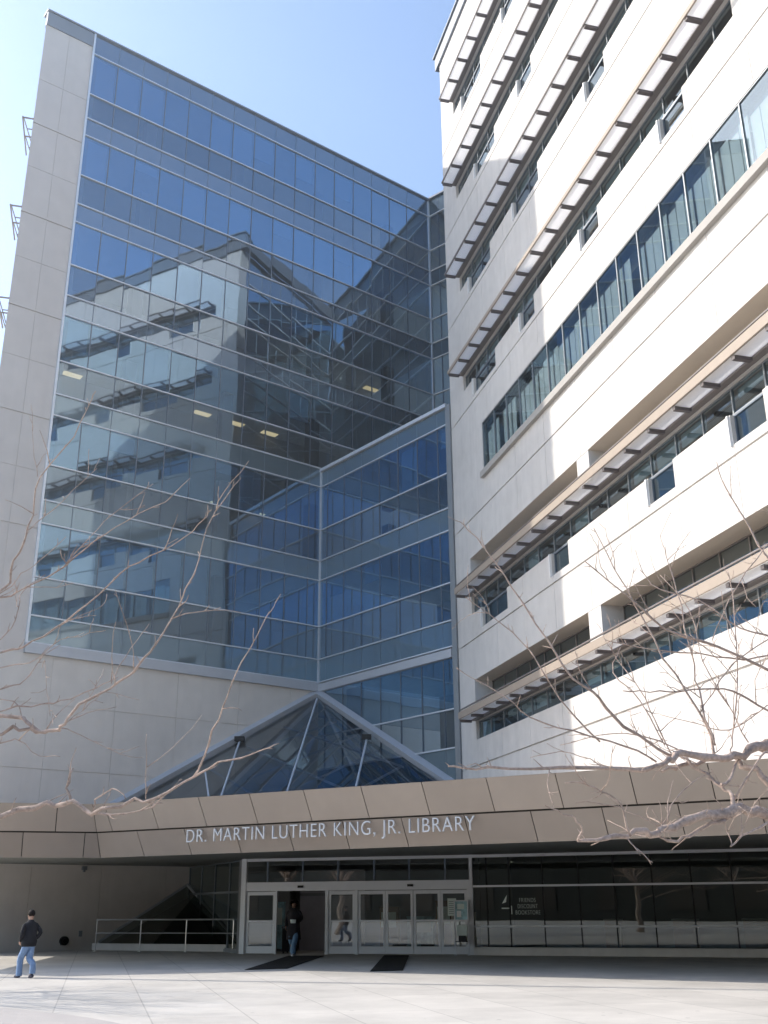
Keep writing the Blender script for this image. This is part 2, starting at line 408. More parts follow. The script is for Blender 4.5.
mb = MB(); mb.fbox(F3, 10.06, 10.36, 4.4, 23.55, -.25, .12)
part(mb, 'corner_post', M['post'])

# cell facade: real grooves, reveals and recesses
def cells(F, sb, zb, fn, mb, flip=False):
    sb = sorted(set(round(x, 4) for x in sb)); zb = sorted(set(round(x, 4) for x in zb))
    D = [[fn((sb[i] + sb[i + 1]) / 2, (zb[j] + zb[j + 1]) / 2) for j in range(len(zb) - 1)] for i in range(len(sb) - 1)]
    for i in range(len(sb) - 1):
        j = 0
        while j < len(zb) - 1:
            dep, opn = D[i][j]; k = j
            while k + 1 < len(zb) - 1 and D[i][k + 1] == D[i][j]: k += 1
            if not opn: mb.face([F.pt(sb[i], zb[j], -dep), F.pt(sb[i + 1], zb[j], -dep), F.pt(sb[i + 1], zb[k + 1], -dep), F.pt(sb[i], zb[k + 1], -dep)])
            j = k + 1
        for j in range(len(zb) - 2):
            a, b = D[i][j][0], D[i][j + 1][0]
            if abs(a - b) > 1e-5: mb.face([F.pt(sb[i], zb[j + 1], -a), F.pt(sb[i + 1], zb[j + 1], -a), F.pt(sb[i + 1], zb[j + 1], -b), F.pt(sb[i], zb[j + 1], -b)], 1 if (max(a, b) > .5) else 0)
    for i in range(len(sb) - 2):
        for j in range(len(zb) - 1):
            a, b = D[i][j][0], D[i + 1][j][0]
            if abs(a - b) > 1e-5: mb.face([F.pt(sb[i + 1], zb[j], -a), F.pt(sb[i + 1], zb[j], -b), F.pt(sb[i + 1], zb[j + 1], -b), F.pt(sb[i + 1], zb[j + 1], -a)])

# --- pier and lower wall of the glass tower (beige precast)
FW = Frame(K, -d2, n2)
zg1 = [zz for k, zz in enumerate(ROWS) if k >= 3 and (k - 3) % 3 == 0]      # floor grooves 39.15 ...
pier_g = [37.75, 32.55, 27.5, 22.3, 17.1]; pier_t = [40.45, 35.2, 30.1, 25.0, 19.75]
low_g = [9.55, 6.9, 1.82]; low_v = [3.8, 6.75, 9.7, 12.9, 15.8]
def fn_pier(s, zc):
    for g in pier_g:
        if abs(zc - g) < .04: return (.05, False)
    for g in pier_t:
        if abs(zc - g) < .012: return (.02, False)
    if abs(s - 1.24) < .012: return (.02, False)
    return (0, False)
mb = MB()
cells(F1, [0, 1.228, 1.252, 2.5], [11.6, 43.95] + [g + e for g in pier_g for e in (-.04, .04)] + [g + e for g in pier_t for e in (-.012, .012)], fn_pier, mb)
part(mb, 'stone_pier', [M['stone'], M['stone']])
def fn_low(s, zc):
    for g in low_g:
        if abs(zc - g) < (.05 if g < 3 else .022): return (.03, False)
    for g in low_v:
        if abs(s - g) < .012: return (.02, False)
    return (0, False)
mb = MB()
cells(F1, [0, S1] + [g + e for g in low_v for e in (-.012, .012)], [0, 11.6] + [g + e for g in low_g for e in ((-.05, .05) if g < 3 else (-.022, .022))], fn_low, mb)
part(mb, 'stone_wall', [M['stone_low'], M['stone_low']])
mb = MB()                       # hidden end, rear and roof of the tower
D1 = 18.0
FW = Frame(K, -d2, n2)         # end wall
def fn_end(s, zc):
    for g in pier_g:
        if abs(zc - g) < .04: return (.05, False)
    return (0, False)
cells(FW, [0, D1], [0, 43.95] + [g + e for g in pier_g for e in (-.04, .04)], fn_end, mb)
mb.fbox(F1, 7.2, S1E + 16, 0, 43.8, -16.9, -16.6)
part(mb, 'rear_wall', [M['stone'], M['stone']])
mb = MB()
p = lambda F, s, o: Vector(F.pt(s, 0, o)).to_2d()
mb.prism([p(F1, 0, -.1), p(F1, S1E, -.1), p(FR, LR, -.1), p(F1, S1E + 9, -16.5), p(F1, 7.3, -16.5), p(F1, .4, -1)], 43.85, 44.1)
part(mb, 'roof_deck', M['roof']); mb = MB()
mb.prism([p(F3, .1, -.1), p(F3, 10, -.1), p(FE, 11.9, .1), p(F1, S1E, .1), p(F1, S1 + .2, .1)], 22.95, 23.2)
part(mb, 'roof_deck', M['roof'])
# sunshades on the hidden end wall, seen edge-on past the corner
for zs in pier_g:
    mb = MB()
    zz = zs + .42
    mb.fbox(FW, .25, 3.2, zz, zz + .06, .52, .58); mb.fbox(FW, .25, 3.2, zz, zz + .05, 0, .06)
    for k in range(2):
        s = .28 + 1.4 * k
        mb.fbox(FW, s, s + .06, zz - .002, zz + .052, .061, .519)
        a, b = FW.pt(s + .03, zz, .50), FW.pt(s + .03, zz - 1.35, .02)
        mb.bar(a, b, .045)
        mb.bar(FW.pt(s + .03, zz - .62, .0), FW.pt(s + .03, zz - .62, .29), .04)
    part(mb, 'sunshade', M['shade_beam'])

# --- interiors behind the tower glass
for k in range(7):
    zc = 43.53 - 5.23 * k
    if k: zc -= .0
    mb = MB(); mb.fbox(F1, 2.9, S1E - .1 if zc > 23 else S1 - .1, zc + .05, zc + 1.0, -6.0, -.22)
    part(mb, 'floor_slab', M['ceiling'])
    if zc < 23:
        mb = MB(); mb.fbox(F3, .12, 10.0, zc + .05, zc + 1.0, -8.0, -.2); part(mb, 'floor_slab', M['ceiling'])
mb = MB()
mb.fbox(F1, 2.9, 42, 11.6, 43.8, -6.2, -6.02); mb.fbox(F1, 2.72, 2.88, 11.6, 43.8, -6, -.12)
mb.fbox(F3, .1, 10.0, 4.3, 22.9, -8.2, -8.02)
mb.fbox(FE, .1, 12.1, 4.3, 22.9, -.3, -.12)
part(mb, 'room_wall', M['room'])
mb = MB()
for s in (7.2, 12.9, 18.6, 24.2):
    for k in range(6):
        z1_ = 43.53 - 5.23 * k; z0_ = z1_ - 4.2
        if s > S1 and z0_ < 18: continue
        mb.fbox(F1, s - .3, s + .3, z0_, z1_ + .04, -3.0, -2.4)
part(mb, 'interior_column', M['slab'])
mb0 = None
lights = []
for k, spots in ((2, [(25.0, -5.5)]), (3, [(13.0, -5.6), (15.2, -5.6), (17.5, -5.6), (5.3, -5.6)]), (4, [(14.3, -5.6), (16.8, -5.6)]), (1, [(20.5, -5.6)])):
    zc = 43.53 - 5.23 * k
    for s, o in spots:
        mb = MB(); mb.fbox(F1, s - .5, s + .5, zc + .0, zc + .045, o - .2, o + .2); part(mb, 'ceiling_light_or_fill', M['light'])
mb = MB(); mb.fbox(FR, .2, LR, 22.9, 43.8, -1.6, -1.4); mb.fbox(FE, .86, 12, 23, 43.4, -.9, -.8)
part(mb, 'room_wall', M['backing'])
mb = MB()
for k in range(5):
    mb.fbox(FE, 5.1 + 1.38 * k, 6.3 + 1.38 * k, 35.6 + .35 * k, 39.6, -.40, -.37)
part(mb, 'blind_or_glare_panel', M['blind_white'])  # pale panels added to imitate a sun glint on the end face
# roller blinds drawn to different heights
for F, sl_, rows, omax in ((F1, s_w1, [zz for i, zz in enumerate(ROWS[:-1]) if kinds[i] == 'v' and (i % 3) == 1], 0), (F3, s_b, [17.29, 11.5, 22.5], 0)):
    for zt in rows:
        mb = MB(); cnt = 0
        for a, b in zip(sl_[:-1], sl_[1:]):
            if F is F1 and zt < 23 and b > S1: continue
            if random.random() < .40:
                dz = random.choice([2.3, 2.3, 1.6, .9, .6]); cnt += 1
                mb.fbox(F, a + .08, b - .08, zt - dz, zt - .08, -.20, -.17)
        if cnt: part(mb, 'blind_or_glare_panel', M['blind'])

# --- the white wing ------------------------------------------------------
SE = 33.0; ZB = 4.26; ZT = 43.6
zr = [8.48, 13.65, 18.83, 24.0, 29.2, 34.4, 39.5]
grv = [6.75, 11.82, 17.0, 22.2, 27.4, 32.5, 37.65]
strips = []          # (s0, s1, z0, z1)
for i in (0, 1, 3, 4, 5, 6): strips.append((1.95, SE - 1 if i < 2 else 24.0, zr[i] - (.72 if i == 0 else .75), zr[i]))
drops = {1: [(3.2, 6.0), (10.3, 11.7), (17.3, 18.7), (21.55, 22.95)], 3: [(3.3, 6.0), (8.9, 10.25), (14.5, 15.8), (20.05, 21.35)],
         4: [(3.25, 6.0), (8.85, 11.4), (15.8, 17.2)], 5: [(4.7, 7.2), (10.1, 11.45), (15.7, 17.0)], 6: [(3.3, 5.95), (8.9, 10.3), (14.4, 15.8)]}
dlist = [(a, b, zr[i] - 1.55, zr[i] - .75) for i, l in drops.items() for a, b in l]
band = (4.05, SE - 1, 18.5, 20.72)
rec = [(1.95, SE - 1, zr[i] + .12, zr[i] + 1.68) for i in (0, 1)]
piers = [(12.8, 13.7), (24.4, 25.3)]
vj = [1.95 + 2.8 * k + .02 for k in range(1, 11)]
def inr(r, s, zc): return r[0] < s < r[1] and r[2] < zc < r[3]
def fn_w2(s, zc):
    for r in strips + dlist + [band]:
        if inr(r, s, zc): return (.2, True)
    for r in rec:
        if inr(r, s, zc):
            for q in piers:
                if q[0] < s < q[1]: return (.012, False)
            return (.8, True)
    for g in grv:
        if abs(zc - g) < .032: return (.07, False)
    for g in vj:
        if abs(s - g) < .010: return (.025, False)
    return (0, False)
sb = [0, SE]; zb = [ZB, ZT]
for r in strips + dlist + [band] + rec: sb += [r[0], r[1]]; zb += [r[2], r[3]]
for q in piers: sb += list(q)
for g in vj: sb += [g - .010, g + .010]
for g in grv: zb += [g - .032, g + .032]
mb = MB(); cells(F2, sb, zb, fn_w2, mb)
part(mb, 'precast_facade', [M['precast'], M['fascia']])
mb = MB()
mb.fbox(FE, .02, .85, 4.3, ZT, -.4, 0); mb.fbox(FE, .85, 12.1, 43.56, ZT, -.4, -.01)
mb.fbox(F2, .45, SE, ZB + .01, ZB + .3, -16, -.9)
mb.fbox(F2, SE, SE + .4, 0, ZT, -16, -.001)
mb.fbox(F2, 0, SE, 0, ZT, -16.4, -16.02)
part(mb, 'rear_wall', M['precast'])
mb = MB(); mb.fbox(F2, .3, SE, 43.2, 43.4, -16, -.3)
part(mb, 'roof_deck', M['roof'])
mb = MB()
mb.fbox(F2, -.42, SE + .5, 43.62, 44.45, -.4, .12); mb.fbox(F2, -.42, -.02, 43.62, 44.45, -12, -.402)
mb.fbox(F2, -.5, SE + .5, 44.451, 44.55, -.5, .22)
part(mb, 'roof_coping', M['coping'])
mb = MB()
for i in range(7): mb.fbox(F2, .3, SE - .1, zr[i] + 1.75, zr[i] + 2.4, -9, -.85)
part(mb, 'floor_slab', M['ceiling'])
mb = MB(); mb.fbox(F2, .3, SE - .1, ZB + .4, 43.1, -9.3, -9.05); mb.fbox(F2, .2, .35, ZB + .4, 43.1, -9, -.9)
part(mb, 'room_wall', M['room'])
# windows of the wing
def window(F, s0, s1, z0, z1, o, pitch=1.4, start=None, name='window', fw=.05, mat='wglass', fmat='alu', tilt=.0015):
    ms = [s0]
    x = (start if start is not None else s0)
    while x < s1 - .3:
        if x > s0 + .3: ms.append(x)
        x += pitch
    ms.append(s1)
    g = MB(); fr = MB()
    for a, b in zip(ms[:-1], ms[1:]):
        t = random.gauss(0, tilt)
        g.face([F.pt(a, z0, o - t * .7), F.pt(b, z0, o + t * .7), F.pt(b, z1, o + t * .7), F.pt(a, z1, o - t * .7)])
    for x in ms[1:-1]: fr.fbox(F, x - fw / 2, x + fw / 2, z0 + .041, z1 - .041, o - .05, o + .03)
    fr.fbox(F, s0, s1, z0, z0 + .04, o - .05, o + .035); fr.fbox(F, s0, s1, z1 - .04, z1, o - .05, o + .035)
    fr.fbox(F, s0, s0 + .04, z0 + .041, z1 - .041, o - .05, o + .03); fr.fbox(F, s1 - .04, s1, z0 + .041, z1 - .041, o - .05, o + .03)
    w_ = part(g, name, M[mat]); fr.build('window_frame', M[fmat], w_)
    return w_
for r in strips: window(F2, r[0], r[1], r[2] + .0, r[3], -.14, start=1.95, name='strip_window', fmat='post')
for r in dlist: window(F2, r[0], r[1], r[2], r[3], -.141, start=r[0], pitch=1.4, name='window', fmat='vmull')
for r in rec:
    q = [r[0]] + [x for pq in piers for x in pq] + [r[1]]
    for a, b in zip(q[0::2], q[1::2]): window(F2, a, b, r[2], r[3], -.78, start=a, pitch=1.37, name='clerestory_window', fmat='shade_beam')
window(F2, band[0], band[1], band[2], band[3], -.05, start=4.05, pitch=1.4, name='window_band', fw=.05, mat='bandglass', fmat='post')
mb = MB(); mb.fbox(F2, 4.0, SE - .9, 18.20, 18.46, 0, .16); mb.fbox(F2, 4.02, SE - .9, 18.461, 18.50, -.04, .13)
part(mb, 'window_ledge', M['ledge'])
# drawn blinds behind the long band; strip blinds added to imitate hazy brightness
mb = MB()
s = 4.1; k = 0
while s < SE - 2.6:
    for a, b in ((.05, .44), (.48, .90), (.94, 1.34)):
        if random.random() < (.7 if s < 9 else .96):
            mb.fbox(F2, s + a, s + b, 18.52, 20.25 + random.choice([0, .0, .14]), -.26, -.24)
    s += 1.4; k += 1
part(mb, 'blind_or_glare_panel', M['blind_white'])
for (r, pr) in [(r, .75) for r in strips]:
    mb = MB(); s = r[0]
    while s < r[1] - 1.4:
        if random.random() < pr: mb.fbox(F2, s + .05, s + 1.33, r[3] - random.choice([.7, .45, .3]), r[3] - .04, -.3, -.28)
        s += 1.4
    part(mb, 'blind_or_glare_panel', M['blind_glare'])
# white fins beside the deep windows
for (a, b, z0, z1) in dlist:
    mb = MB(); mb.fbox(F2, a - .10, a - .04, z0 - .03, z1 - .01, 0, .06); part(mb, 'window_fin', M['white'])
# sunshades
SP = .70
for i in (0, 1, 3, 4, 5, 6):
    se = SE - .8 if i < 2 else 24.6
    zz = zr[i]; mb = MB()
    mb.fbox(F2, 1.94, se, zz + .01, zz + .15, .01, .22, 0)
    if i < 2:
        mb.fbox(F2, 1.94, se, zz + .06, zz + .32, SP, SP + .05, 1)
        mb.fbox(F2, 1.95, se, zz + .40, zz + .44, SP - .06, SP + .0, 0)
        mb.fbox(F2, 1.95, se, zz + .155, zz + (.62 if i == 0 else .30), .0, .10, 2)
    else:
        mb.fbox(F2, 1.94, se, zz + .03, zz + (.12 if i != 3 else .18), SP, SP + .05, 0 if i != 3 else 1)
    sh = part(mb, 'sunshade', [M['shade_beam'], M['tanboard'], M['precast']])
    sm = MB()
    for k in range(8):
        o = .235 + k * .057
        P_ = F2.pt
        sm.hexa([P_(1.97, zz + .045, o), P_(se, zz + .045, o), P_(se, zz + .060, o + .045), P_(1.97, zz + .060, o + .045),
                 P_(1.97, zz + .049, o), P_(se, zz + .049, o), P_(se, zz + .064, o + .045), P_(1.97, zz + .064, o + .045)])
    sm.build('louvre_panel', M['slat'], sh)
    br = MB(); br.fbox(F2, 1.93, 2.06, zz - .06, zz + .035,   .221, SP - .001); br.fbox(F2, 1.95, 2.02, zz - .001, zz + .10, .0, .10) if False else None
    b0 = br.build('bracket', M['post_dark'], sh)
    n = int((se - 1.95) / 1.4)
    for k in range(1, n + 1):
        if 1.95 + 1.4 * k > se - .05: break
        b = b0.copy(); COL.objects.link(b); b.parent = sh
        b.location = F2.d * (1.4 * k)

# --- entrance canopy -----------------------------------------------------
B4 = Vector((-8.75, 32.4, 0)); d4 = Vector((.872, -.489, 0)); n4 = Vector((-.489, -.872, 0))
F4 = Frame(B4, d4, n4)
e4 = Vector((-.963, -.27, 0)); F5 = Frame(B4, e4, (.27, -.963))       # short wing to the left of the bend
L4, L5 = 24.6, 6.2
def q2(F, s, o): return Vector(F.pt(s, 0, o)).to_2d()
DL = Vector((-5.15, 40.66, 0)); DR = Vector((2.86, 38.5, 0)); dd = (DR - DL).normalized(); nd = Vector((-.26, -.966, 0))
FD = Frame(DL, dd, nd); LD = (DR - DL).length
BK = Vector((2.95, 38.47, 0)); db = Vector((.94, -.342, 0)); nb = Vector((-.342, -.94, 0)); FB = Frame(BK, db, nb); LB = 16.0
W10 = Vector(F1.pt(10.8, 0)); W07 = Vector(F1.pt(1.2, 0))
back = [q2(FB, LB, -.3), q2(FB, 0, -.3), q2(FD, 0, -.3), W10.to_2d(), W07.to_2d()]
can = part(MB(), 'canopy', M['tan']) if False else None
mb = MB()
# roof sheet and soffit: front edge follows the two runs of fascia
front = lambda o: [q2(F5, L5, o), q2(F4, .0, o), q2(F4, L4, o)]
pf = front(-.35)
mb.prism([pf[0], pf[1], pf[2], q2(FB, LB + 2, .0)] + [q2(FB, 4, -5), Vector((2.9, 44.2)), Vector((-3.5, 52.2)), W07.to_2d()], 4.19, 4.25, 0)
pf = front(-1.2)
mb.prism([pf[0], pf[1], pf[2]] + back, 3.22, 3.30, 1)
# fascia backing and end closures
for F, L_ in ((F4, L4), (F5, L5)):
    s0 = .25 if F is F5 else .0
    P = F.pt
    P0 = P
    P = lambda s, z, o, F=F: F.pt(s + (.413 * o if s == 0 else 0), z, o)
    mb.face([P(s0 * 0, 4.44, -.06), P(L_, 4.44, -.06), P(L_, 3.70, -.53), P(0, 3.70, -.53)], 2)
    mb.face([P(0, 3.70, -.53), P(L_, 3.70, -.53), P(L_, 3.03, -.93), P(0, 3.03, -.93)], 2)
    mb.face([P(0, 3.03, -.93), P(L_, 3.03, -.93), P(L_, 3.03, -1.5), P(0, 3.03, -1.5)], 1)
    mb.face([P(0, 3.03, -1.5), P(L_, 3.03, -1.5), P(L_, 3.24, -1.5), P(0, 3.24, -1.5)], 1)
    mb.face([P(0, 4.485, -.02), P(L_, 4.485, -.02), P(L_, 4.485, -.35), P(0, 4.485, -.35)], 0)
    mb.face([P(0, 4.485, -.35), P(L_, 4.485, -.35), P(L_, 4.2, -.35), P(0, 4.2, -.35)], 0)
    mb.face([P(L_, 4.48, -.03), P(L_, 3.03, -.93), P(L_, 3.03, -1.5), P(L_, 4.2, -1.5), P(L_, 4.48, -.35)], 0)
# the canopy's left edge runs back to the wall
a, b = Vector(F5.pt(L5, 0, -.9)), W07
mb.face([(a.x, a.y, 3.03), (b.x, b.y, 3.03), (b.x, b.y, 4.4), (a.x, a.y, 4.4)], 0)
can = part(mb, 'canopy', [M['tan'], M['soffit'], M['backing']])
def fascia(F, L_, s_first, left_clip):
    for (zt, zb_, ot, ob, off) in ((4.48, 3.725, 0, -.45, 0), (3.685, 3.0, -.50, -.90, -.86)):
        s = s_first + off
        while s < L_:
            a, b = max(s, left_clip), min(s + 1.765, L_)
            if b - a > .1:
                g = MB(); e = .012; cl = a <= left_clip + 1e-6
                P = lambda s_, z_, o_, F=F, a=a, cl=cl: F.pt(s_ + (.413 * o_ if (cl and s_ < a + .05) else 0), z_, o_)
                g.hexa([P(a + e, zb_, ob - .03), P(b - e, zb_, ob - .03), P(b - e, zb_, ob), P(a + e, zb_, ob),
                        P(a + e, zt, ot - .03), P(b - e, zt, ot - .03), P(b - e, zt, ot), P(a + e, zt, ot)])
                g.build('fascia_panel', M['tan'] if off == 0 else M['tan_shaded'], can)
            s += 1.765
fascia(F4, L4, .45 - 1.765, .0)
fascia(F5, L5, 1.0 - 1.765, .0)
# recessed lamps in the soffit
for s in (2.5, 6, 9.5, 13, 16.5):
    mb = MB(); pp = F4.pt(s, 3.2, -3.2); mb.tube([(pp[0], pp[1], 3.19), (pp[0], pp[1], 3.219)], [.11, .11], 12); mb.build('downlight', M['steel'], can)

# sign lettering
def text_mesh(body, size, extrude, weight=0):
    cu = bpy.data.curves.new('lettering', 'FONT'); cu.body = body; cu.size = size; cu.extrude = extrude; cu.offset = weight; cu.space_character = 1.12; cu.space_word = 1.1
    o = bpy.data.objects.new('lettering', cu); COL.objects.link(o)
    bpy.context.view_layer.update()
    me = bpy.data.meshes.new_from_object(o.evaluated_get(bpy.context.evaluated_depsgraph_get()))
    bpy.data.objects.remove(o); bpy.data.curves.remove(cu)
    return me
text_cap = max(v.co.y for v in text_mesh('H', 1, .5, -.013).vertices)
def place_text(body, F, s0, s1, z0, z1, o, depth, mat, parent, name):
    me = text_mesh(body, 1, 0.5, -.013)
    xs = [v.co.x for v in me.vertices]; capz = [v.co.y for v in me.vertices]
    x0, x1 = min(xs), max(xs); y1 = text_cap
    base = base_of(parent)
    for v in me.vertices:
        s = s0 + (v.co.x - x0) / (x1 - x0) * (s1 - s0)
        zz = z0 + v.co.y / y1 * (z1 - z0)
        v.co = Vector(F.pt(s, zz, o + (v.co.z + .5) * depth)) - base
    me.materials.append(M[mat]); me.name = name
    ob = bpy.data.objects.new(name, me); COL.objects.link(ob); ob.parent = parent
    return ob
def ext(t):
    m_ = text_mesh(t, 1, .5, -.013); xs = [v.co.x for v in m_.vertices]; bpy.data.meshes.remove(m_); return min(xs), max(xs)
WORDS = ['DR.', 'MARTIN', 'LUTHER', 'KING,', 'JR.', 'LIBRARY']; full = ' '.join(WORDS); X0_, X1_ = ext(full); acc = ''
for wd_ in WORDS:
    acc = (acc + ' ' + wd_).strip(); e1 = ext(acc)[1]; we = ext(wd_); sc_ = (12.25 - 3.27) / (X1_ - X0_)
    a_ = 3.27 + (e1 - X0_ - (we[1] - we[0])) * sc_; b_ = 3.27 + (e1 - X0_) * sc_
    place_text(wd_, F4, a_, b_, 3.305, 3.645, -.50, .05, 'letter', can, 'sign_word')

# --- leaning glass pyramid in the corner above the canopy
A = Vector((-3.38, 52.36, 11.45)); Lp = Vector((-13.0, 44.82, 4.45)); Rp = Vector((2.93, 44.66, 6.05)); R2 = A + (Rp - A) * (7.0 / 5.4)
R2 = Vector((3.35, 42.9, 4.6))
pn = Vector((-.085, -.616, .783))
if pn.y > 0: pn = -pn
def onp(x, y): # height of the glass plane
    nn = (Lp - A).cross(Rp - A); return A.z - (nn.x * (x - A.x) + nn.y * (y - A.y)) / nn.z
nn = (Lp - A).cross(Rp - A).normalized()
if nn.z < 0: nn = -nn
Mid = lambda u: Lp.lerp(Vector((3.3, 43.2, onp(3.3, 43.2))), u)
mb = MB()
feet = [Lp, Vector((-8.0, 44.4, onp(-8.0, 44.4))), Vector((-4.3, 44.2, onp(-4.3, 44.2))), Vector((-.75, 44.0, onp(-.75, 44.0))), Vector((2.95, 43.6, onp(2.95, 43.6)))]
tips = [Vector((-6.76, 49.4, 8.72)), Vector((-.86, 48.47, 8.63))]
tips = [Vector((t.x, t.y, onp(t.x, t.y))) for t in tips]
f2 = [Vector((-7.05, 44.35, onp(-7.05, 44.35))), Vector((-1.45, 44.05, onp(-1.45, 44.05)))]
fm = Vector((-4.35, 44.2, onp(-4.35, 44.2)))
mb.face([Lp, f2[0], tips[0]]); mb.face([tips[0], f2[0], fm, A]); mb.face([A, fm, f2[1], tips[1]]); mb.face([tips[1], f2[1], feet[4], Rp])
sk = part(mb, 'pyramid_skylight', M['skylight'])
def rib(a, b, w, h, mat, nm, lift=.05):
    g = MB(); g.bar(Vector(a) + nn * lift, Vector(b) + nn * lift, w, h, up=nn); return g.build(nm, M[mat], sk)
rib(A, Lp, .34, .30, 'rafter', 'rafter', .08); rib(A, Rp + (Rp - A) * .12, .34, .30, 'rafter', 'rafter', .08)
rib(A - Vector((0, .35, .3)), fm, .07, .10, 'mullion', 'glazing_bar', .03)
rib(tips[0], f2[0], .07, .10, 'mullion', 'glazing_bar', .03); rib(tips[1], f2[1], .07, .10, 'mullion', 'glazing_bar', .03)
g = MB(); a_ = Vector((-8.0, 47.6, onp(-8.0, 47.6))); g.bar(a_ + nn * .03, f2[0] + nn * .03, .07, .1, up=nn); g.build('glazing_bar', M['mullion'], sk)
for t in tips:
    g = MB(); t = t + nn * .14; g.box(t.x - .22, t.x + .22, t.y - .16, t.y + .16, t.z - .10, t.z + .10); g.build('clamp', M['black'], sk)
g = MB()      # tube lattice behind the glass
for u in (.18, .34, .5, .66, .82):
    a = A.lerp(Lp, u); b = Vector((a.x + 5.0 * (1 - u) + 2.6, a.y - 4.5, 0)); b.z = onp(b.x, b.y)
    if b.y > 43.5: g.bar(a - nn * .55, b - nn * .55, .09)
    c = A.lerp(Rp, u); e = Vector((c.x - 4.2 * (1 - u) - 2.2, c.y - 2.2, 0)); e.z = onp(e.x, e.y)
    if e.y > 43.3: g.bar(c - nn * .6, e - nn * .6, .09)
g.build('lattice_frame', M['rafter'], sk)

# --- entrance: header, leaves, transom, lobby ------------------------------
mb = MB()
mb.fbox(FD, -.14, .05, 0, 3.22, -.09, .08); mb.fbox(FD, LD, LD + .11, 0, 3.22, -.09, .08)
mb.fbox(FD, .051, LD - .001, 2.10, 2.40, -.12, .06); mb.fbox(FD, .051, LD - .001, 3.12, 3.219, -.08, .05)
mb.fbox(FD, 1.19, 1.25, 0, 2.099, -.06, .04); mb.fbox(FD, 3.07, 3.19, 0, 2.099, -.06, .04); mb.fbox(FD, 4.17, 4.28, 0, 2.099, -.06, .05)
mb.fbox(FD, 8.19, LD - .001, 0, 2.099, -.06, .05); mb.fbox(FD, .05, .08, 0, 2.099, -.05, .04)
part(mb, 'door_frame', M['alu'])
mb = MB()
for x in (.85, 2.2, 3.53, 4.87, 6.15, 7.44): mb.fbox(FD, x - .03, x + .03, 2.41, 3.11, -.06, .02)
tw = MB(); tw.face([FD.pt(.06, 2.41, 0), FD.pt(LD - .05, 2.41, 0), FD.pt(LD - .05, 3.11, 0), FD.pt(.06, 3.11, 0)])
t_ = part(tw, 'transom_window', M['doorglass']); mb.build('window_frame', M['vmull'], t_)
def leaf(a, b, o, blue=False):
    fr = MB()
    fr.fbox(FD, a, a + .085, .02, 2.08, o - .025, o + .025); fr.fbox(FD, b - .085, b, .02, 2.08, o - .025, o + .025)
    fr.fbox(FD, a + .086, b - .086, .02, .26, o - .025, o + .025); fr.fbox(FD, a + .086, b - .086, 1.96, 2.08, o - .025, o + .025)
    fr.fbox(FD, a + .086, b - .086, 1.06, 1.12, o - .03, o + .04)
    d = part(fr, 'door', M['alu'])
    g = MB(); g.face([FD.pt(a + .085, .26, o), FD.pt(b - .085, .26, o), FD.pt(b - .085, 1.06, o), FD.pt(a + .085, 1.06, o)])
    g.face([FD.pt(a + .085, 1.12, o), FD.pt(b - .085, 1.12, o), FD.pt(b - .085, 1.96, o), FD.pt(a + .085, 1.96, o)]); g.build('pane', M['doorglass'], d)
    return d
leaf(.09, 1.18, -.01); leaf(3.20, 4.165, -.01)
for a, b in ((4.29, 5.28), (5.29, 6.27), (6.29, 7.24), (7.25, 8.18)):
    d = leaf(a, b, -.012)
    if a in (5.29, 6.29):
        h_ = MB(); h_.fbox(FD, a + .25, b - .25, .27, .33, .02, .07); h_.build('push_bar', M['black'], d)
mb = MB()
for x in (2.15, 6.2): mb.fbox(FD, x - .1, x + .1, 2.20, 2.28, .061, .12)
part(mb, 'motion_sensor', M['black'])
mb = MB()
mb.fbox(FD, -.2, LD + .2, 0, 3.2, -6.2, -6.0); mb.fbox(FD, -.35, -.2, 0, 3.2, -6, -.2); mb.fbox(FD, LD + .15, LD + .3, 0, 3.2, -6, -.2)
mb.fbox(FD, -.2, LD + .2, 3.18, 3.215, -6, -.2)
part(mb, 'lobby_wall', M['room'])
mb = MB(); mb.fbox(FD, 1.0, 3.6, 0, 2.9, -3.3, -3.15); part(mb, 'lobby_wall', M['lobby'])
for s_, w_, h_, o_, mt in ((4.7, .35, 1.5, -2.6, 'wood'), (5.7, .5, 1.15, -3.4, 'poster'), (6.7, .3, 1.7, -3.0, 'wood'), (7.6, .45, 1.3, -2.2, 'fascia'), (.55, .2, 1.7, -2.0, 'poster')):
    mb = MB(); mb.fbox(FD, s_ - w_, s_ + w_, .1, h_, o_ - .3, o_); mb.fbox(FD, s_ - w_ * .8, s_ + w_ * .8, h_ * .55, h_ * .9, o_ + .001, o_ + .02, 1); mb.fbox(FD, s_ - w_ - .02, s_ + w_ + .02, h_, h_ + .04, o_ - .32, o_ + .02)
    part(mb, 'lobby_shelf', [M[mt], M['paper']])
mb = MB(); mb.fbox(FD, 1.0, 3.6, 1.95, 2.05, -3.14, -3.1); mb.fbox(FD, .2, .9, 0, 2.6, -2.4, -2.2); part(mb, 'lobby_panel', M['room'])
for s_ in (1.5, 4.0, 6.5):
    mb = MB(); mb.fbox(FD, s_ - .5, s_ + .5, 3.155, 3.178, -.8, -.35); part(mb, 'ceiling_light_or_fill', M['lobby_fill'])  # hidden glowing panels added to brighten the lobby, no visible lamps
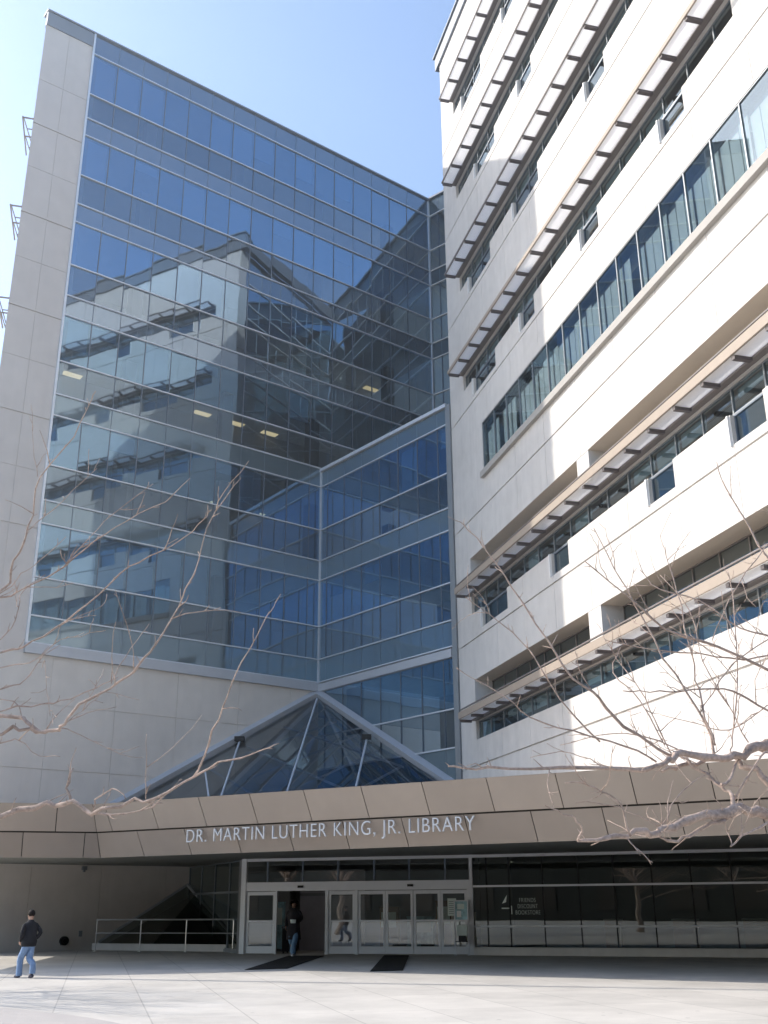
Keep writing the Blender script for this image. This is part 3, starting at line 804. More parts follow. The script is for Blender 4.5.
# glass side wall between tower wall and doors
vec = (DL - W10); FS = Frame(W10 + Vector((0, 0, 0)), vec.to_2d(), Vector((vec.y, -vec.x)).to_2d() if (vec.y < 0 and False) else Vector((-vec.y, vec.x)) * -1)
FS = Frame(W10, (vec.x, vec.y), (vec.y, -vec.x)); LS = vec.length
window(FS, .05, LS - .2, .1, 3.2, -.02, pitch=2.1, start=2.1, name='side_window', fw=.08, mat='shopglass', fmat='post')
mb = MB(); mb.fbox(FS, .06, LS - .21, 2.05, 2.13, -.05, .04); mb.fbox(FS, .06, LS - .21, 0, .099, -.1, .05); part(mb, 'window_rail', M['post'])
# sloping glass light-well against the wall, on its kerb
bl, brr, ap = Vector((-11.55, 45.35, .25)), Vector((-5.55, 42.75, .25)), Vector((-8.62, 48.28, 2.45))
mb = MB(); mb.face([bl, brr, ap]); lw = part(mb, 'sloping_skylight', M['shopglass'])
g = MB(); g.bar(bl + Vector((0, 0, .03)), ap + Vector((0, 0, .03)), .08); g.bar(brr + Vector((0, 0, .03)), ap + Vector((0, 0, .03)), .10)
c_ = bl.lerp(brr, .5); g.build('glazing_bar', M['rafter'], lw)
g = MB(); g.face([bl - Vector((0, -.2, .2)), brr - Vector((0, -.2, .2)), ap - Vector((0, -.1, .5))]); g.build('well_lining', M['room'], lw)
g = MB(); kd = (brr - bl).to_2d().normalized(); FK = Frame(bl, (kd.x, kd.y), (kd.y, -kd.x)); LK = (brr - bl).to_2d().length
g.fbox(FK, -.15, LK + .15, 0, .249, -.12, .18); g.build('kerb', M['precast'], lw)
# bookstore front
gx = [.5, 1.29, 2.45, 3.67, 4.83, 6.07, 7.31, 8.57, 9.82, 11.07, 12.3, 13.5, 14.7, LB]
g = MB(); fr = MB(); al = MB()
for a, b in zip([.02] + gx[:-1], gx):
    t = random.gauss(0, .002)
    for z0, z1 in ((.25, .9), (.9, 2.18), (2.18, 3.2)):
        g.face([FB.pt(a, z0, -t), FB.pt(b, z0, t), FB.pt(b, z1, t), FB.pt(a, z1, -t)])
    fr.fbox(FB, b - .022, b + .022, .26, 3.19, -.05, .012)
sw = part(g, 'storefront_window', M['shopglass']); fr.build('glass_joint', M['black'], sw)
al.fbox(FB, .0, LB, .87, .93, -.04, .05); al.fbox(FB, 0, LB, 2.15, 2.215, -.04, .06); al.fbox(FB, 0, LB, 3.12, 3.215, -.06, .08)
al.build('window_rail', M['alu'], sw)
al = MB(); al.fbox(FB, 0, LB, 0, .249, -.2, .10); al.build('sill', M['precast'], sw)
for k, tx in enumerate(('FRIENDS', 'DISCOUNT', 'BOOKSTORE')):
    wd = (.56, .68, .84)[k]
    place_text(tx, FB, 1.90 - wd / 2, 1.90 + wd / 2, 1.66 - .195 * k, 1.79 - .195 * k, .006, .004, 'decal', sw, 'window_lettering')
g = MB()   # emblem: a leaning figure of two strokes over a line
g.face([FB.pt(1.02, 1.62, .007), FB.pt(1.16, 1.66, .007), FB.pt(1.20, 1.9, .007), FB.pt(1.12, 1.78, .007)])
g.face([FB.pt(1.0, 1.45, .007), FB.pt(1.26, 1.45, .007), FB.pt(1.26, 1.49, .007), FB.pt(1.0, 1.49, .007)])
g.face([FB.pt(1.33, 1.28, .007), FB.pt(1.36, 1.28, .007), FB.pt(1.36, 1.55, .007), FB.pt(1.33, 1.55, .007)])
g.build('window_emblem', M['decal'], sw)
mb = MB(); mb.fbox(FB, -5, LB, 0, 3.2, -7.2, -7); mb.fbox(FB, LB - .1, LB, 0, 3.2, -7, -.1); mb.fbox(FB, .06, 1.27, .26, 3.16, -.5, -.35)
mb.fbox(FB, 0, LB, 3.17, 3.21, -7, -.1)
part(mb, 'shop_wall', M['room'])
mb = MB()
for s in (18.5,): mb.tube([FB.pt(s, 0, -1), FB.pt(s, 4.3, -1)], .35, 16)
for s, o in ((24, -6), (31, -6), (31, -14)): mb.tube([F2.pt(s, 0, o), F2.pt(s, 4.3, o)], .4, 16)
part(mb, 'column', M['precast'])
mb = MB(); mb.fbox(F1, 5.28, 5.5, .2, .24, 0, .02); mb.tube([F1.pt(5.39, .36, 0), F1.pt(5.39, .36, .16)], [.17, .17], 14); mb.tube([F1.pt(5.39, .36, .161), F1.pt(5.39, .36, .22)], [.10, .10], 12)
part(mb, 'fire_hose_inlet', M['black'])
mb = MB(); mb.fbox(F1, 5.88, 6.06, 3.02, 3.17, 0, .16); mb.fbox(F1, 5.93, 6.01, 2.95, 3.015, .02, .12); part(mb, 'wall_light', M['post'])
mb = MB(); mb.fbox(F1, 6.0, 6.14, .5, .72, 0, .03); part(mb, 'wall_plate', M['post'])

# ------------------------------------------------------------------ loose things
# handrail
rail = empty('handrail', (-8.4, 43.0, 0), 'low steel handrail of four posts guarding the sloping glass by the tower wall', 'railing')
FRL = Frame((-11.3, 44.0), (5.6, -2.05), (-2.05, -5.6)); LRL = math.hypot(5.6, 2.05)
for k in range(4):
    s = LRL * k / 3; g = MB(); g.tube([FRL.pt(s, 0), FRL.pt(s, 1.12)], .024, 10); g.fbox(FRL, s - .06, s + .06, .0, .012, -.06, .06); g.build('post', M['steel'], rail)
for zz, r in ((1.14, .028), (.66, .018)):
    g = MB(); g.tube([FRL.pt(-.03, zz), FRL.pt(LRL + .03, zz)], r, 10); g.build('rail', M['steel'], rail)
# mats
for (near, far, lb) in (((( -3.82, 30.6), (-2.72, 31.15)), ((-3.35, 38.75), (-2.15, 38.5)), 'long black rubber mat running out of the open doorway'),
                        (((-.45, 29.55), (.40, 29.8)), ((-.11, 38.55), (.73, 38.4)), 'long black rubber mat in front of the closed middle doors')):
    g = MB(); q = [near[0], near[1], far[1], far[0]]; g.prism(q, .004, .016)
    ins = [tuple(Vector(x).lerp((Vector(q[0]) + Vector(q[1]) + Vector(q[2]) + Vector(q[3])) / 4, .03)) for x in q]
    g.prism(ins, .016, .022)
    tag(g.build('floor_mat', M['mat']), lb, 'floor mat')
# book return bin just inside the doorway
bx = Vector(FD.pt(1.45, 0, -.75)); bn = empty('return_bin', bx, 'black return bin standing just inside the open doorway, left of the walking person', 'bin')
g = MB(); c = FD
g.fbox(c, 1.28, 1.66, .06, .84, -1.05, -.5); g.build('bin_body', M['black'], bn)
g = MB(); g.fbox(c, 1.26, 1.68, .841, .90, -1.07, -.48); g.build('bin_lid', M['vmull'], bn)
g = MB()
for s, o in ((1.32, -.98), (1.62, -.98), (1.32, -.56), (1.62, -.56)): g.tube([c.pt(s - .02, .035, o), c.pt(s + .02, .035, o)], .034, 10)
g.build('castors', M['black'], bn)
# notice on the last door
g = MB(); g.fbox(FD, 7.50, 7.80, 1.24, 1.80, .016, .020); 
for k in range(7): g.fbox(FD, 7.54, 7.54 + .2 + .03 * (k % 3), 1.30 + .065 * k, 1.315 + .065 * k, .0201, .0208, 1)
tag(g.build('paper_notice', [M['paper'], M['vmull']]), 'pale paper notice taped to the glass of the rightmost door', 'notice')
# poster stand
ps = empty('poster_stand', FD.pt(8.05, 0, .45), 'blue and white poster on a thin legged stand beside the rightmost door', 'sign stand')
g = MB(); g.fbox(FD, 7.84, 8.26, 1.12, 1.70, .40, .43); fr = g.build('poster_board', M['poster'], ps)
g = MB()
for a, b, z0, z1 in ((7.80, 8.30, 1.08, 1.119), (7.80, 8.30, 1.701, 1.74)): g.fbox(FD, a, b, z0, z1, .39, .44)
g.fbox(FD, 7.80, 7.839, 1.12, 1.70, .39, .44); g.fbox(FD, 8.261, 8.30, 1.12, 1.70, .39, .44); g.build('poster_frame', M['alu'], fr)
g = MB(); g.fbox(FD, 7.92, 8.16, 1.45, 1.62, .431, .4325, 0); g.fbox(FD, 7.9, 8.05, 1.2, 1.4, .431, .4325, 1); g.build('poster_picture', [M['paper'], M['white']], fr)
for s in (7.82, 8.28):
    for o, t in ((.30, .41), (.56, .42)):
        g = MB(); g.bar(FD.pt(s, 0, o), FD.pt(s, 1.08, t), .03); g.build('leg', M['alu'], ps)
g = MB(); g.fbox(FD, 7.85, 8.25, .42, .45, .30, .56); g.fbox(FD, 7.87, 8.23, .60, .95, .36, .40, 1); g.fbox(FD, 7.95, 8.2, .451, .62, .34, .5, 0); g.build('leaflet_tray', [M['black'], M['paper']], ps)
# display counters inside the bookstore
for k, (s, o) in enumerate(((4.55, -1.0), (6.9, -1.1), (9.1, -1.0), (11.6, -1.2))):
    t = empty('display_counter', FB.pt(s, 0, o), ['narrow dark counter with a white top behind the bookstore glass, nearest the lettering', 'dark counter with a white top second from the lettering behind the bookstore glass',
              'dark counter with a white top third from the lettering behind the bookstore glass', 'dark counter with a white top farthest right behind the bookstore glass'][k], 'counter', 'display counters in the bookstore')
    w_ = .28 if k == 0 else .42
    g = MB(); g.fbox(FB, s - w_ + .04, s + w_ - .04, 0, 1.06, o - .35, o + .25); g.build('cabinet', M['wood'], t)
    g = MB(); g.fbox(FB, s - w_, s + w_, 1.061, 1.11, o - .4, o + .3); g.build('counter_top', M['white'], t)

# ------------------------------------------------------------------ people
def catmull(pts, n=4):
    out = []
    P = [Vector(p) for p in pts]
    for i in range(len(P) - 1):
        p0, p1, p2, p3 = P[max(i - 1, 0)], P[i], P[i + 1], P[min(i + 2, len(P) - 1)]
        for k in range(n):
            t = k / n
            out.append(.5 * ((2 * p1) + (p2 - p0) * t + (2 * p0 - 5 * p1 + 4 * p2 - p3) * t * t + (3 * p1 - p0 - 3 * p2 + p3) * t ** 3))
    out.append(P[-1]); return out
def skin_body(J, E, mat, parent, name='person', root='pelvis'):
    me = bpy.data.meshes.new(name); ks = list(J); ix = {k: i for i, k in enumerate(ks)}
    me.from_pydata([J[k][:3] for k in ks], [(ix[a], ix[b]) for a, b in E], [])
    o = bpy.data.objects.new(name, me); COL.objects.link(o)
    sm = o.modifiers.new('skin', 'SKIN'); sm.branch_smoothing = .4
    for k in ks:
        d = me.skin_vertices[0].data[ix[k]]; d.radius = (J[k][3], J[k][4] if len(J[k]) > 4 else J[k][3]); d.use_root = (k == root)
    ss = o.modifiers.new('sub', 'SUBSURF'); ss.levels = 2; ss.render_levels = 2
    bpy.context.view_layer.update()
    m2 = bpy.data.meshes.new_from_object(o.evaluated_get(bpy.context.evaluated_depsgraph_get()))
    bpy.data.objects.remove(o); m2.materials.clear(); m2.materials.append(mat)
    for p_ in m2.polygons: p_.use_smooth = True
    ob = bpy.data.objects.new(name, m2); COL.objects.link(ob); ob.parent = parent
    return ob
def hand(J, E, side, wrist, direc, curl, tag_):
    """palm plus five chains"""
    w_ = Vector(wrist); d = Vector(direc).normalized(); sx = Vector((1, 0, 0)) if abs(d.x) < .8 else Vector((0, 1, 0))
    pl = w_ + d * .07; J[tag_ + 'palm'] = (*pl, .026); E.append((tag_ + 'wrist', tag_ + 'palm'))
    fwd = Vector((0, 1, 0)) if abs(d.y) < .7 else Vector((0, 0, -1))
    for i, (off, ln) in enumerate(((-.030, .065), (-.010, .08), (.010, .085), (.030, .075))):
        b = w_ + d * .085 + fwd * off; J[f'{tag_}f{i}a'] = (*b, .010); E.append((tag_ + 'palm', f'{tag_}f{i}a'))
        m_ = b + d * ln * .55 - sx * side * .010; J[f'{tag_}f{i}b'] = (*m_, .009); E.append((f'{tag_}f{i}a', f'{tag_}f{i}b'))
        t = m_ + d * ln * .35 - sx * side * .03 * curl; J[f'{tag_}f{i}c'] = (*t, .007); E.append((f'{tag_}f{i}b', f'{tag_}f{i}c'))
    b = w_ + d * .035 + fwd * .035; J[tag_ + 'ta'] = (*b, .011); E.append((tag_ + 'palm', tag_ + 'ta'))
    t = b + d * .045 + fwd * .02; J[tag_ + 'tb'] = (*t, .009); E.append((tag_ + 'ta', tag_ + 'tb'))
def person(loc, rz, H, label, pose, mats, longcoat, hair_r, cap):
    root = empty('person', loc, label, 'person', rz=rz)
    k = H / 1.75
    J = {}; E = []
    def add(n, p, *r): J[n] = (p[0] * k, p[1] * k, p[2] * k, *[x * k for x in r])
    add('pelvis', (0, 0, .95), .10); add('spine', (0, .01, 1.12), .095); add('chest', (0, .0, 1.32), .10); add('neck', (0, .015, 1.485), .052)
    add('skull', (0, .035, 1.575), .078); add('crown', (0, .03, 1.672), .082)
    E += [('pelvis', 'spine'), ('spine', 'chest'), ('chest', 'neck'), ('neck', 'skull'), ('skull', 'crown')]
    for sd, s in (('l', -1), ('r', 1)):
        add(sd + 'sh', (s * .155, 0, 1.385), .046); add(sd + 'elbow', pose[sd + 'elbow'], .038); add(sd + 'wrist', pose[sd + 'wrist'], .03)
        E += [('chest', sd + 'sh'), (sd + 'sh', sd + 'elbow'), (sd + 'elbow', sd + 'wrist')]
        add(sd + 'hip', (s * .09, 0, .90), .075); add(sd + 'knee', pose[sd + 'knee'], .050); add(sd + 'ankle', pose[sd + 'ankle'], .034)
        a = pose[sd + 'ankle']; add(sd + 'toe', pose[sd + 'toe'], .035)
        E += [('pelvis', sd + 'hip'), (sd + 'hip', sd + 'knee'), (sd + 'knee', sd + 'ankle'), (sd + 'ankle', sd + 'toe')]
        wv = Vector(J[sd + 'wrist'][:3]); dv = wv - Vector(J[sd + 'elbow'][:3])
        hand(J, E, s, wv, dv, 1, sd)
    body = skin_body(J, E, mats['skin'], root, 'body')
    V = lambda p: Vector(p) * k
    # face
    g = MB(); hd = V((0, .03, 1.62))
    g.loft([(hd.x, hd.y + .088 * k, hd.z - .028 * k, .014 * k, .016 * k), (hd.x, hd.y + .082 * k, hd.z + .01 * k, .008 * k, .012 * k)], 8)
    for s in (-1, 1): g.loft([(hd.x + s * .083 * k, hd.y, hd.z - .03 * k, .008 * k, .016 * k), (hd.x + s * .09 * k, hd.y, hd.z + .01 * k, .010 * k, .022 * k)], 8)
    g.build('nose_and_ears', mats['skin'], root, smooth=True, world=False)
    g = MB()
    for s in (-1, 1): g.loft([(hd.x + s * .032 * k, hd.y + .076 * k, hd.z + .008 * k, .012 * k, .008 * k), (hd.x + s * .032 * k, hd.y + .076 * k, hd.z + .018 * k, .012 * k, .008 * k)], 8)
    g.loft([(hd.x, hd.y + .077 * k, hd.z - .062 * k, .022 * k, .008 * k), (hd.x, hd.y + .077 * k, hd.z - .056 * k, .022 * k, .008 * k)], 8)
    g.build('eyes_and_mouth', M['hair'], root, world=False)
    # hair / cap
    bm = bmesh.new(); bmesh.ops.create_icosphere(bm, subdivisions=3, radius=1)
    for v in bm.verts:
        c = v.co.copy(); r = hair_r * (1 + (.22 if not cap else .05) * noise.noise(c * (3.2 if not cap else 2)))
        v.co = Vector((c.x * r, c.y * r * 1.1, c.z * r * 1.02)) * k + V((0, .012 if cap else .005, 1.685 if cap else 1.655))
    dead = [v for v in bm.verts if (v.co.y > .075 * k and v.co.z < (1.665 if cap else 1.69) * k) or (cap and v.co.z < 1.60 * k)]
    bmesh.ops.delete(bm, geom=dead, context='VERTS')
    me = bpy.data.meshes.new('hair'); bm.to_mesh(me); bm.free(); me.materials.append(M['hair'])
    for p_ in me.polygons: p_.use_smooth = True
    o = bpy.data.objects.new('hair', me); COL.objects.link(o); o.parent = root
    # jacket or coat
    g = MB(); jit = lambda a: a * random.uniform(.96, 1.04)
    if longcoat: rings = [(.0, .0, .52, .25, .17), (0, 0, .75, .225, .155), (0, 0, .95, .20, .14)]
    else: rings = [(0, 0, .81, .195, .145), (0, 0, .84, .215, .158), (0, -.01, .95, .222, .165)]
    rings += [(0, 0, 1.10, .20, .145), (0, 0, 1.25, .215, .15), (0, 0, 1.35, .21, .14), (0, .0, 1.405, .195, .125), (0, 0, 1.445, .155, .10), (0, .008, 1.475, .10, .08), (0, .015, 1.515, .070, .068)]
    g.loft([tuple(jit(x) * k if i > 2 else x * k for i, x in enumerate(r)) for r in rings], 18)
    for sd, s in (('l', -1), ('r', 1)):
        pts = catmull([V((s * .12, 0, 1.375)), V((s * .19, 0, 1.345)), V(pose[sd + 'elbow']), V(pose[sd + 'wrist'])], 5)
        n = len(pts); g.tube(pts, [(.076 - .026 * i / (n - 1)) * k * random.uniform(.95, 1.06) for i in range(n)], 12)
    g.build('coat' if longcoat else 'jacket', mats['top'], root, smooth=True, world=False)
    # trousers
    g = MB(); g.loft([tuple(x * k for x in r) for r in ((0, 0, .80, .16, .12), (0, 0, .90, .175, .13), (0, 0, 1.0, .165, .12))], 16)
    for sd, s in (('l', -1), ('r', 1)):
        an = Vector(pose[sd + 'ankle'])
        pts = catmull([V((s * .085, 0, .92)), V((s * .09, .01, .78)), V(pose[sd + 'knee']), V((an.x, an.y, an.z + .2)).lerp(V(pose[sd + 'knee']), .1), V((an.x, an.y - .01, an.z - .035))], 5)
        n = len(pts); g.tube(pts, [(.112 - .030 * min(1, i / (n * .7))) * k * random.uniform(.95, 1.05) for i in range(n)], 12)
    g.build('jeans', mats['legs'], root, smooth=True, world=False)
    for sd in 'lr':
        a, t = V(pose[sd + 'ankle']), V(pose[sd + 'toe'])
        hl = a + (a - t).normalized() * .05 * k; hl.z = t.z
        g = MB(); pts = catmull([hl + Vector((0, 0, .012 * k)), Vector((a.x, a.y, t.z + .02 * k)), t * .6 + a * .4 + Vector((0, 0, (t.z - a.z) * .4 + .005 * k)), t + (t - a).normalized() * .04 * k], 3)
        n = len(pts); rr = [(.036, .044, .048, .05, .05, .05, .049, .047, .042, .03)[min(i, 9)] * k for i in range(n)]
        g.tube(pts, rr, 10)
        for i, v in enumerate(g.v): g.v[i] = (v[0], v[1], max(v[2], min(.0, hl.z) if hl.z < .03 else hl.z - .036 * k))
        g.build('shoe', mats['shoe'], root, smooth=True, world=False)
    return root
walkA = dict(lelbow=(-.27, -.05, 1.16), lwrist=(-.20, .12, .97), relbow=(.27, -.10, 1.17), rwrist=(.19, .06, .98),
             lknee=(-.09, .20, .51), lankle=(-.10, .20, .085), ltoe=(-.11, .34, .04), rknee=(.08, .02, .50), rankle=(.05, -.24, .15), rtoe=(.06, -.12, .045))
pm = person((-8.83, 27.98, 0), R(48), 1.535, 'person in a black jacket and light blue jeans walking away across the sunlit plaza', walkA,
            dict(skin=M['skin'], top=M['jacket'], legs=M['denim'], shoe=M['shoe_dark']), False, .102, True)
walkB = dict(lelbow=(-.25, -.02, 1.15), lwrist=(-.07, .20, 1.10), relbow=(.26, -.07, 1.16), rwrist=(.25, .08, .93),
             lknee=(-.07, .14, .52), lankle=(-.03, .20, .09), ltoe=(-.03, .34, .045), rknee=(.08, .05, .50), rankle=(.06, -.18, .14), rtoe=(.06, -.07, .045))
pw = person((-3.18, 38.5, 0), R(176), 1.78, 'person with dark curly hair in a long black coat stepping out of the open doorway', walkB,
            dict(skin=M['skin_dark'], top=M['coat'], legs=M['denim_dark'], shoe=M['shoe']), True, .132, False)
# the pale cup carried at the waist
mw = Matrix.Rotation(R(176), 4, 'Z'); hp = mw @ (Vector((-.02, .30, 1.08)) * (1.78 / 1.75)) + Vector((-3.18, 38.5, 0))
g = MB(); g.loft([(hp.x, hp.y, hp.z - .05, .085, .05), (hp.x, hp.y, hp.z + .06, .10, .06), (hp.x, hp.y, hp.z + .065, .10, .06)], 12); g.loft([(hp.x, hp.y, hp.z + .066, .045, .03), (hp.x, hp.y, hp.z + .075, .045, .03)], 10, 1)
tag(g.build('paper_bundle', [M['paper'], M['black']]), 'small pale paper bundle held at the waist by the person in the doorway', 'bundle')

# ------------------------------------------------------------------ trees
LEFT=[
  [(-3.26,9.2,2.35,0.0417),(-2.83,9.07,2.43,0.0374),(-2.58,8.93,2.42,0.0331),(-2.37,8.8,2.33,0.029),(-2.09,8.67,2.4,0.0249),(-1.8,8.53,2.41,0.021),(-1.5,8.4,2.56,0.0172),(-1.29,8.27,2.64,0.0135),(-1.02,8.13,2.69,0.0099),(-0.85,8.0,2.72,0.0064)] ,
  [(-2.63,9.1,2.43,0.0206),(-2.67,9.1,2.54,0.0172),(-2.65,9.1,2.72,0.0138)] ,
  [(-2.42,9.0,2.34,0.0136),(-2.39,8.93,2.44,0.0119),(-2.29,8.85,2.5,0.0103),(-2.19,8.77,2.51,0.0086),(-2.09,8.7,2.43,0.007)] ,
  [(-2.42,9.0,2.34,0.0154),(-2.17,8.9,2.33,0.0128),(-1.94,8.8,2.36,0.0102),(-1.81,8.7,2.42,0.0077),(-1.76,8.6,2.47,0.0052)] ,
  [(-1.54,8.6,2.58,0.0156),(-1.39,8.4,2.81,0.0132),(-1.27,8.2,3.06,0.0109),(-1.14,8.0,3.31,0.0087),(-1.01,7.8,3.45,0.0066),(-0.86,7.6,3.67,0.0046)] ,
  [(-1.95,8.8,2.43,0.008),(-1.96,8.8,2.7,0.0062),(-1.98,8.8,2.96,0.0044)] ,
  [(-3.5,9.6,3.23,0.0314),(-3.21,9.52,3.16,0.0293),(-3.04,9.45,3.1,0.0272),(-2.88,9.37,3.08,0.0251),(-2.8,9.29,3.18,0.0231),(-2.61,9.22,3.32,0.0211),(-2.32,9.14,3.46,0.0191),(-2.15,9.06,3.59,0.0171),(-1.99,8.98,3.76,0.0152),(-1.8,8.91,4.08,0.0133),(-1.69,8.83,4.29,0.0115),(-1.62,8.75,4.45,0.0096),(-1.49,8.68,4.86,0.0078),(-1.26,8.6,5.16,0.0061)] ,
  [(-3.52,9.7,3.12,0.0293),(-3.32,9.63,3.14,0.0275),(-3.08,9.57,3.1,0.0257),(-2.92,9.5,3.1,0.0239)] ,
  [(-2.9,9.5,3.12,0.0096),(-2.77,9.63,3.08,0.0078),(-2.43,9.77,2.93,0.0059),(-2.25,9.9,2.91,0.004)] ,
  [(-2.86,9.5,3.17,0.0077),(-2.71,9.67,3.37,0.0065),(-2.63,9.83,3.5,0.0053),(-2.34,10.0,3.46,0.004)] ,
  [(-3.58,9.8,3.32,0.0148),(-3.2,9.75,3.37,0.0129),(-3.0,9.7,3.39,0.011),(-2.68,9.65,3.5,0.0091),(-2.46,9.6,3.6,0.0073)] ,
  [(-2.44,9.3,3.48,0.0094),(-2.4,9.4,3.66,0.0079),(-2.29,9.5,3.92,0.0064),(-2.21,9.6,4.1,0.0048)] ,
  [(-3.72,10.0,3.93,0.0202),(-3.48,9.9,3.96,0.0183),(-3.16,9.8,4.12,0.0165),(-2.83,9.7,4.33,0.0148),(-2.52,9.6,4.6,0.0131),(-2.23,9.5,4.73,0.0114),(-1.91,9.4,4.86,0.0097),(-1.68,9.3,5.06,0.0081),(-1.61,9.2,5.09,0.0065)] ,
  [(-3.15,9.8,4.13,0.0069),(-3.0,9.9,4.24,0.0055),(-2.8,10.0,4.37,0.004)] ,
  [(-3.94,10.4,4.57,0.0189),(-3.67,10.23,4.63,0.0165),(-3.23,10.07,4.81,0.0142),(-2.88,9.9,5.0,0.012),(-2.53,9.73,5.19,0.0098),(-2.14,9.57,5.31,0.0077),(-1.87,9.4,5.49,0.0057)] ,
  [(-3.19,10.0,4.8,0.0101),(-2.99,10.13,5.16,0.0085),(-2.82,10.27,5.46,0.0069),(-2.46,10.4,5.84,0.0052)] ,
  [(-3.95,10.4,4.65,0.021),(-3.8,10.29,4.96,0.0187),(-3.67,10.17,5.19,0.0165),(-3.59,10.06,5.47,0.0144),(-3.51,9.94,5.74,0.0123),(-3.18,9.83,6.14,0.0103),(-3.0,9.71,6.5,0.0083),(-2.93,9.6,6.54,0.0063)] ,
  [(-3.67,10.2,5.25,0.0113),(-3.56,10.33,5.45,0.0094),(-3.33,10.47,5.79,0.0074),(-3.13,10.6,6.11,0.0053)] ,
  [(-3.56,10.0,5.77,0.0091),(-3.7,10.15,6.2,0.0069),(-3.83,10.3,6.74,0.0047)] ,
  [(-3.99,10.5,4.67,0.0106),(-3.82,10.6,4.92,0.0089),(-3.68,10.7,5.07,0.0072),(-3.46,10.8,5.39,0.0054)] ,
  [(-3.63,9.8,3.74,0.0099),(-3.32,9.7,3.77,0.0084),(-3.03,9.6,3.95,0.007),(-2.73,9.5,3.98,0.0056),(-2.56,9.4,3.99,0.0043)] ,
  [(-3.64,9.9,3.55,0.011),(-3.45,10.0,3.66,0.0091),(-3.32,10.1,3.92,0.0071),(-3.21,10.2,4.05,0.0051)] ,
  [(-3.81,10.2,4.1,0.0123),(-3.72,10.33,4.44,0.0104),(-3.73,10.47,4.69,0.0084),(-3.57,10.6,4.9,0.0064)] ,
  [(-3.22,9.8,3.81,0.0064),(-3.13,9.7,3.5,0.0051),(-3.05,9.6,3.25,0.0039)] ,
  [(-3.4,9.4,2.96,0.0114),(-3.22,9.33,2.99,0.0091),(-3.0,9.27,2.85,0.0068),(-2.8,9.2,2.83,0.0046)] ,
  [(-3.52,9.6,3.4,0.0097),(-3.32,9.6,3.26,0.0085),(-3.23,9.6,3.19,0.0073)] ,
]
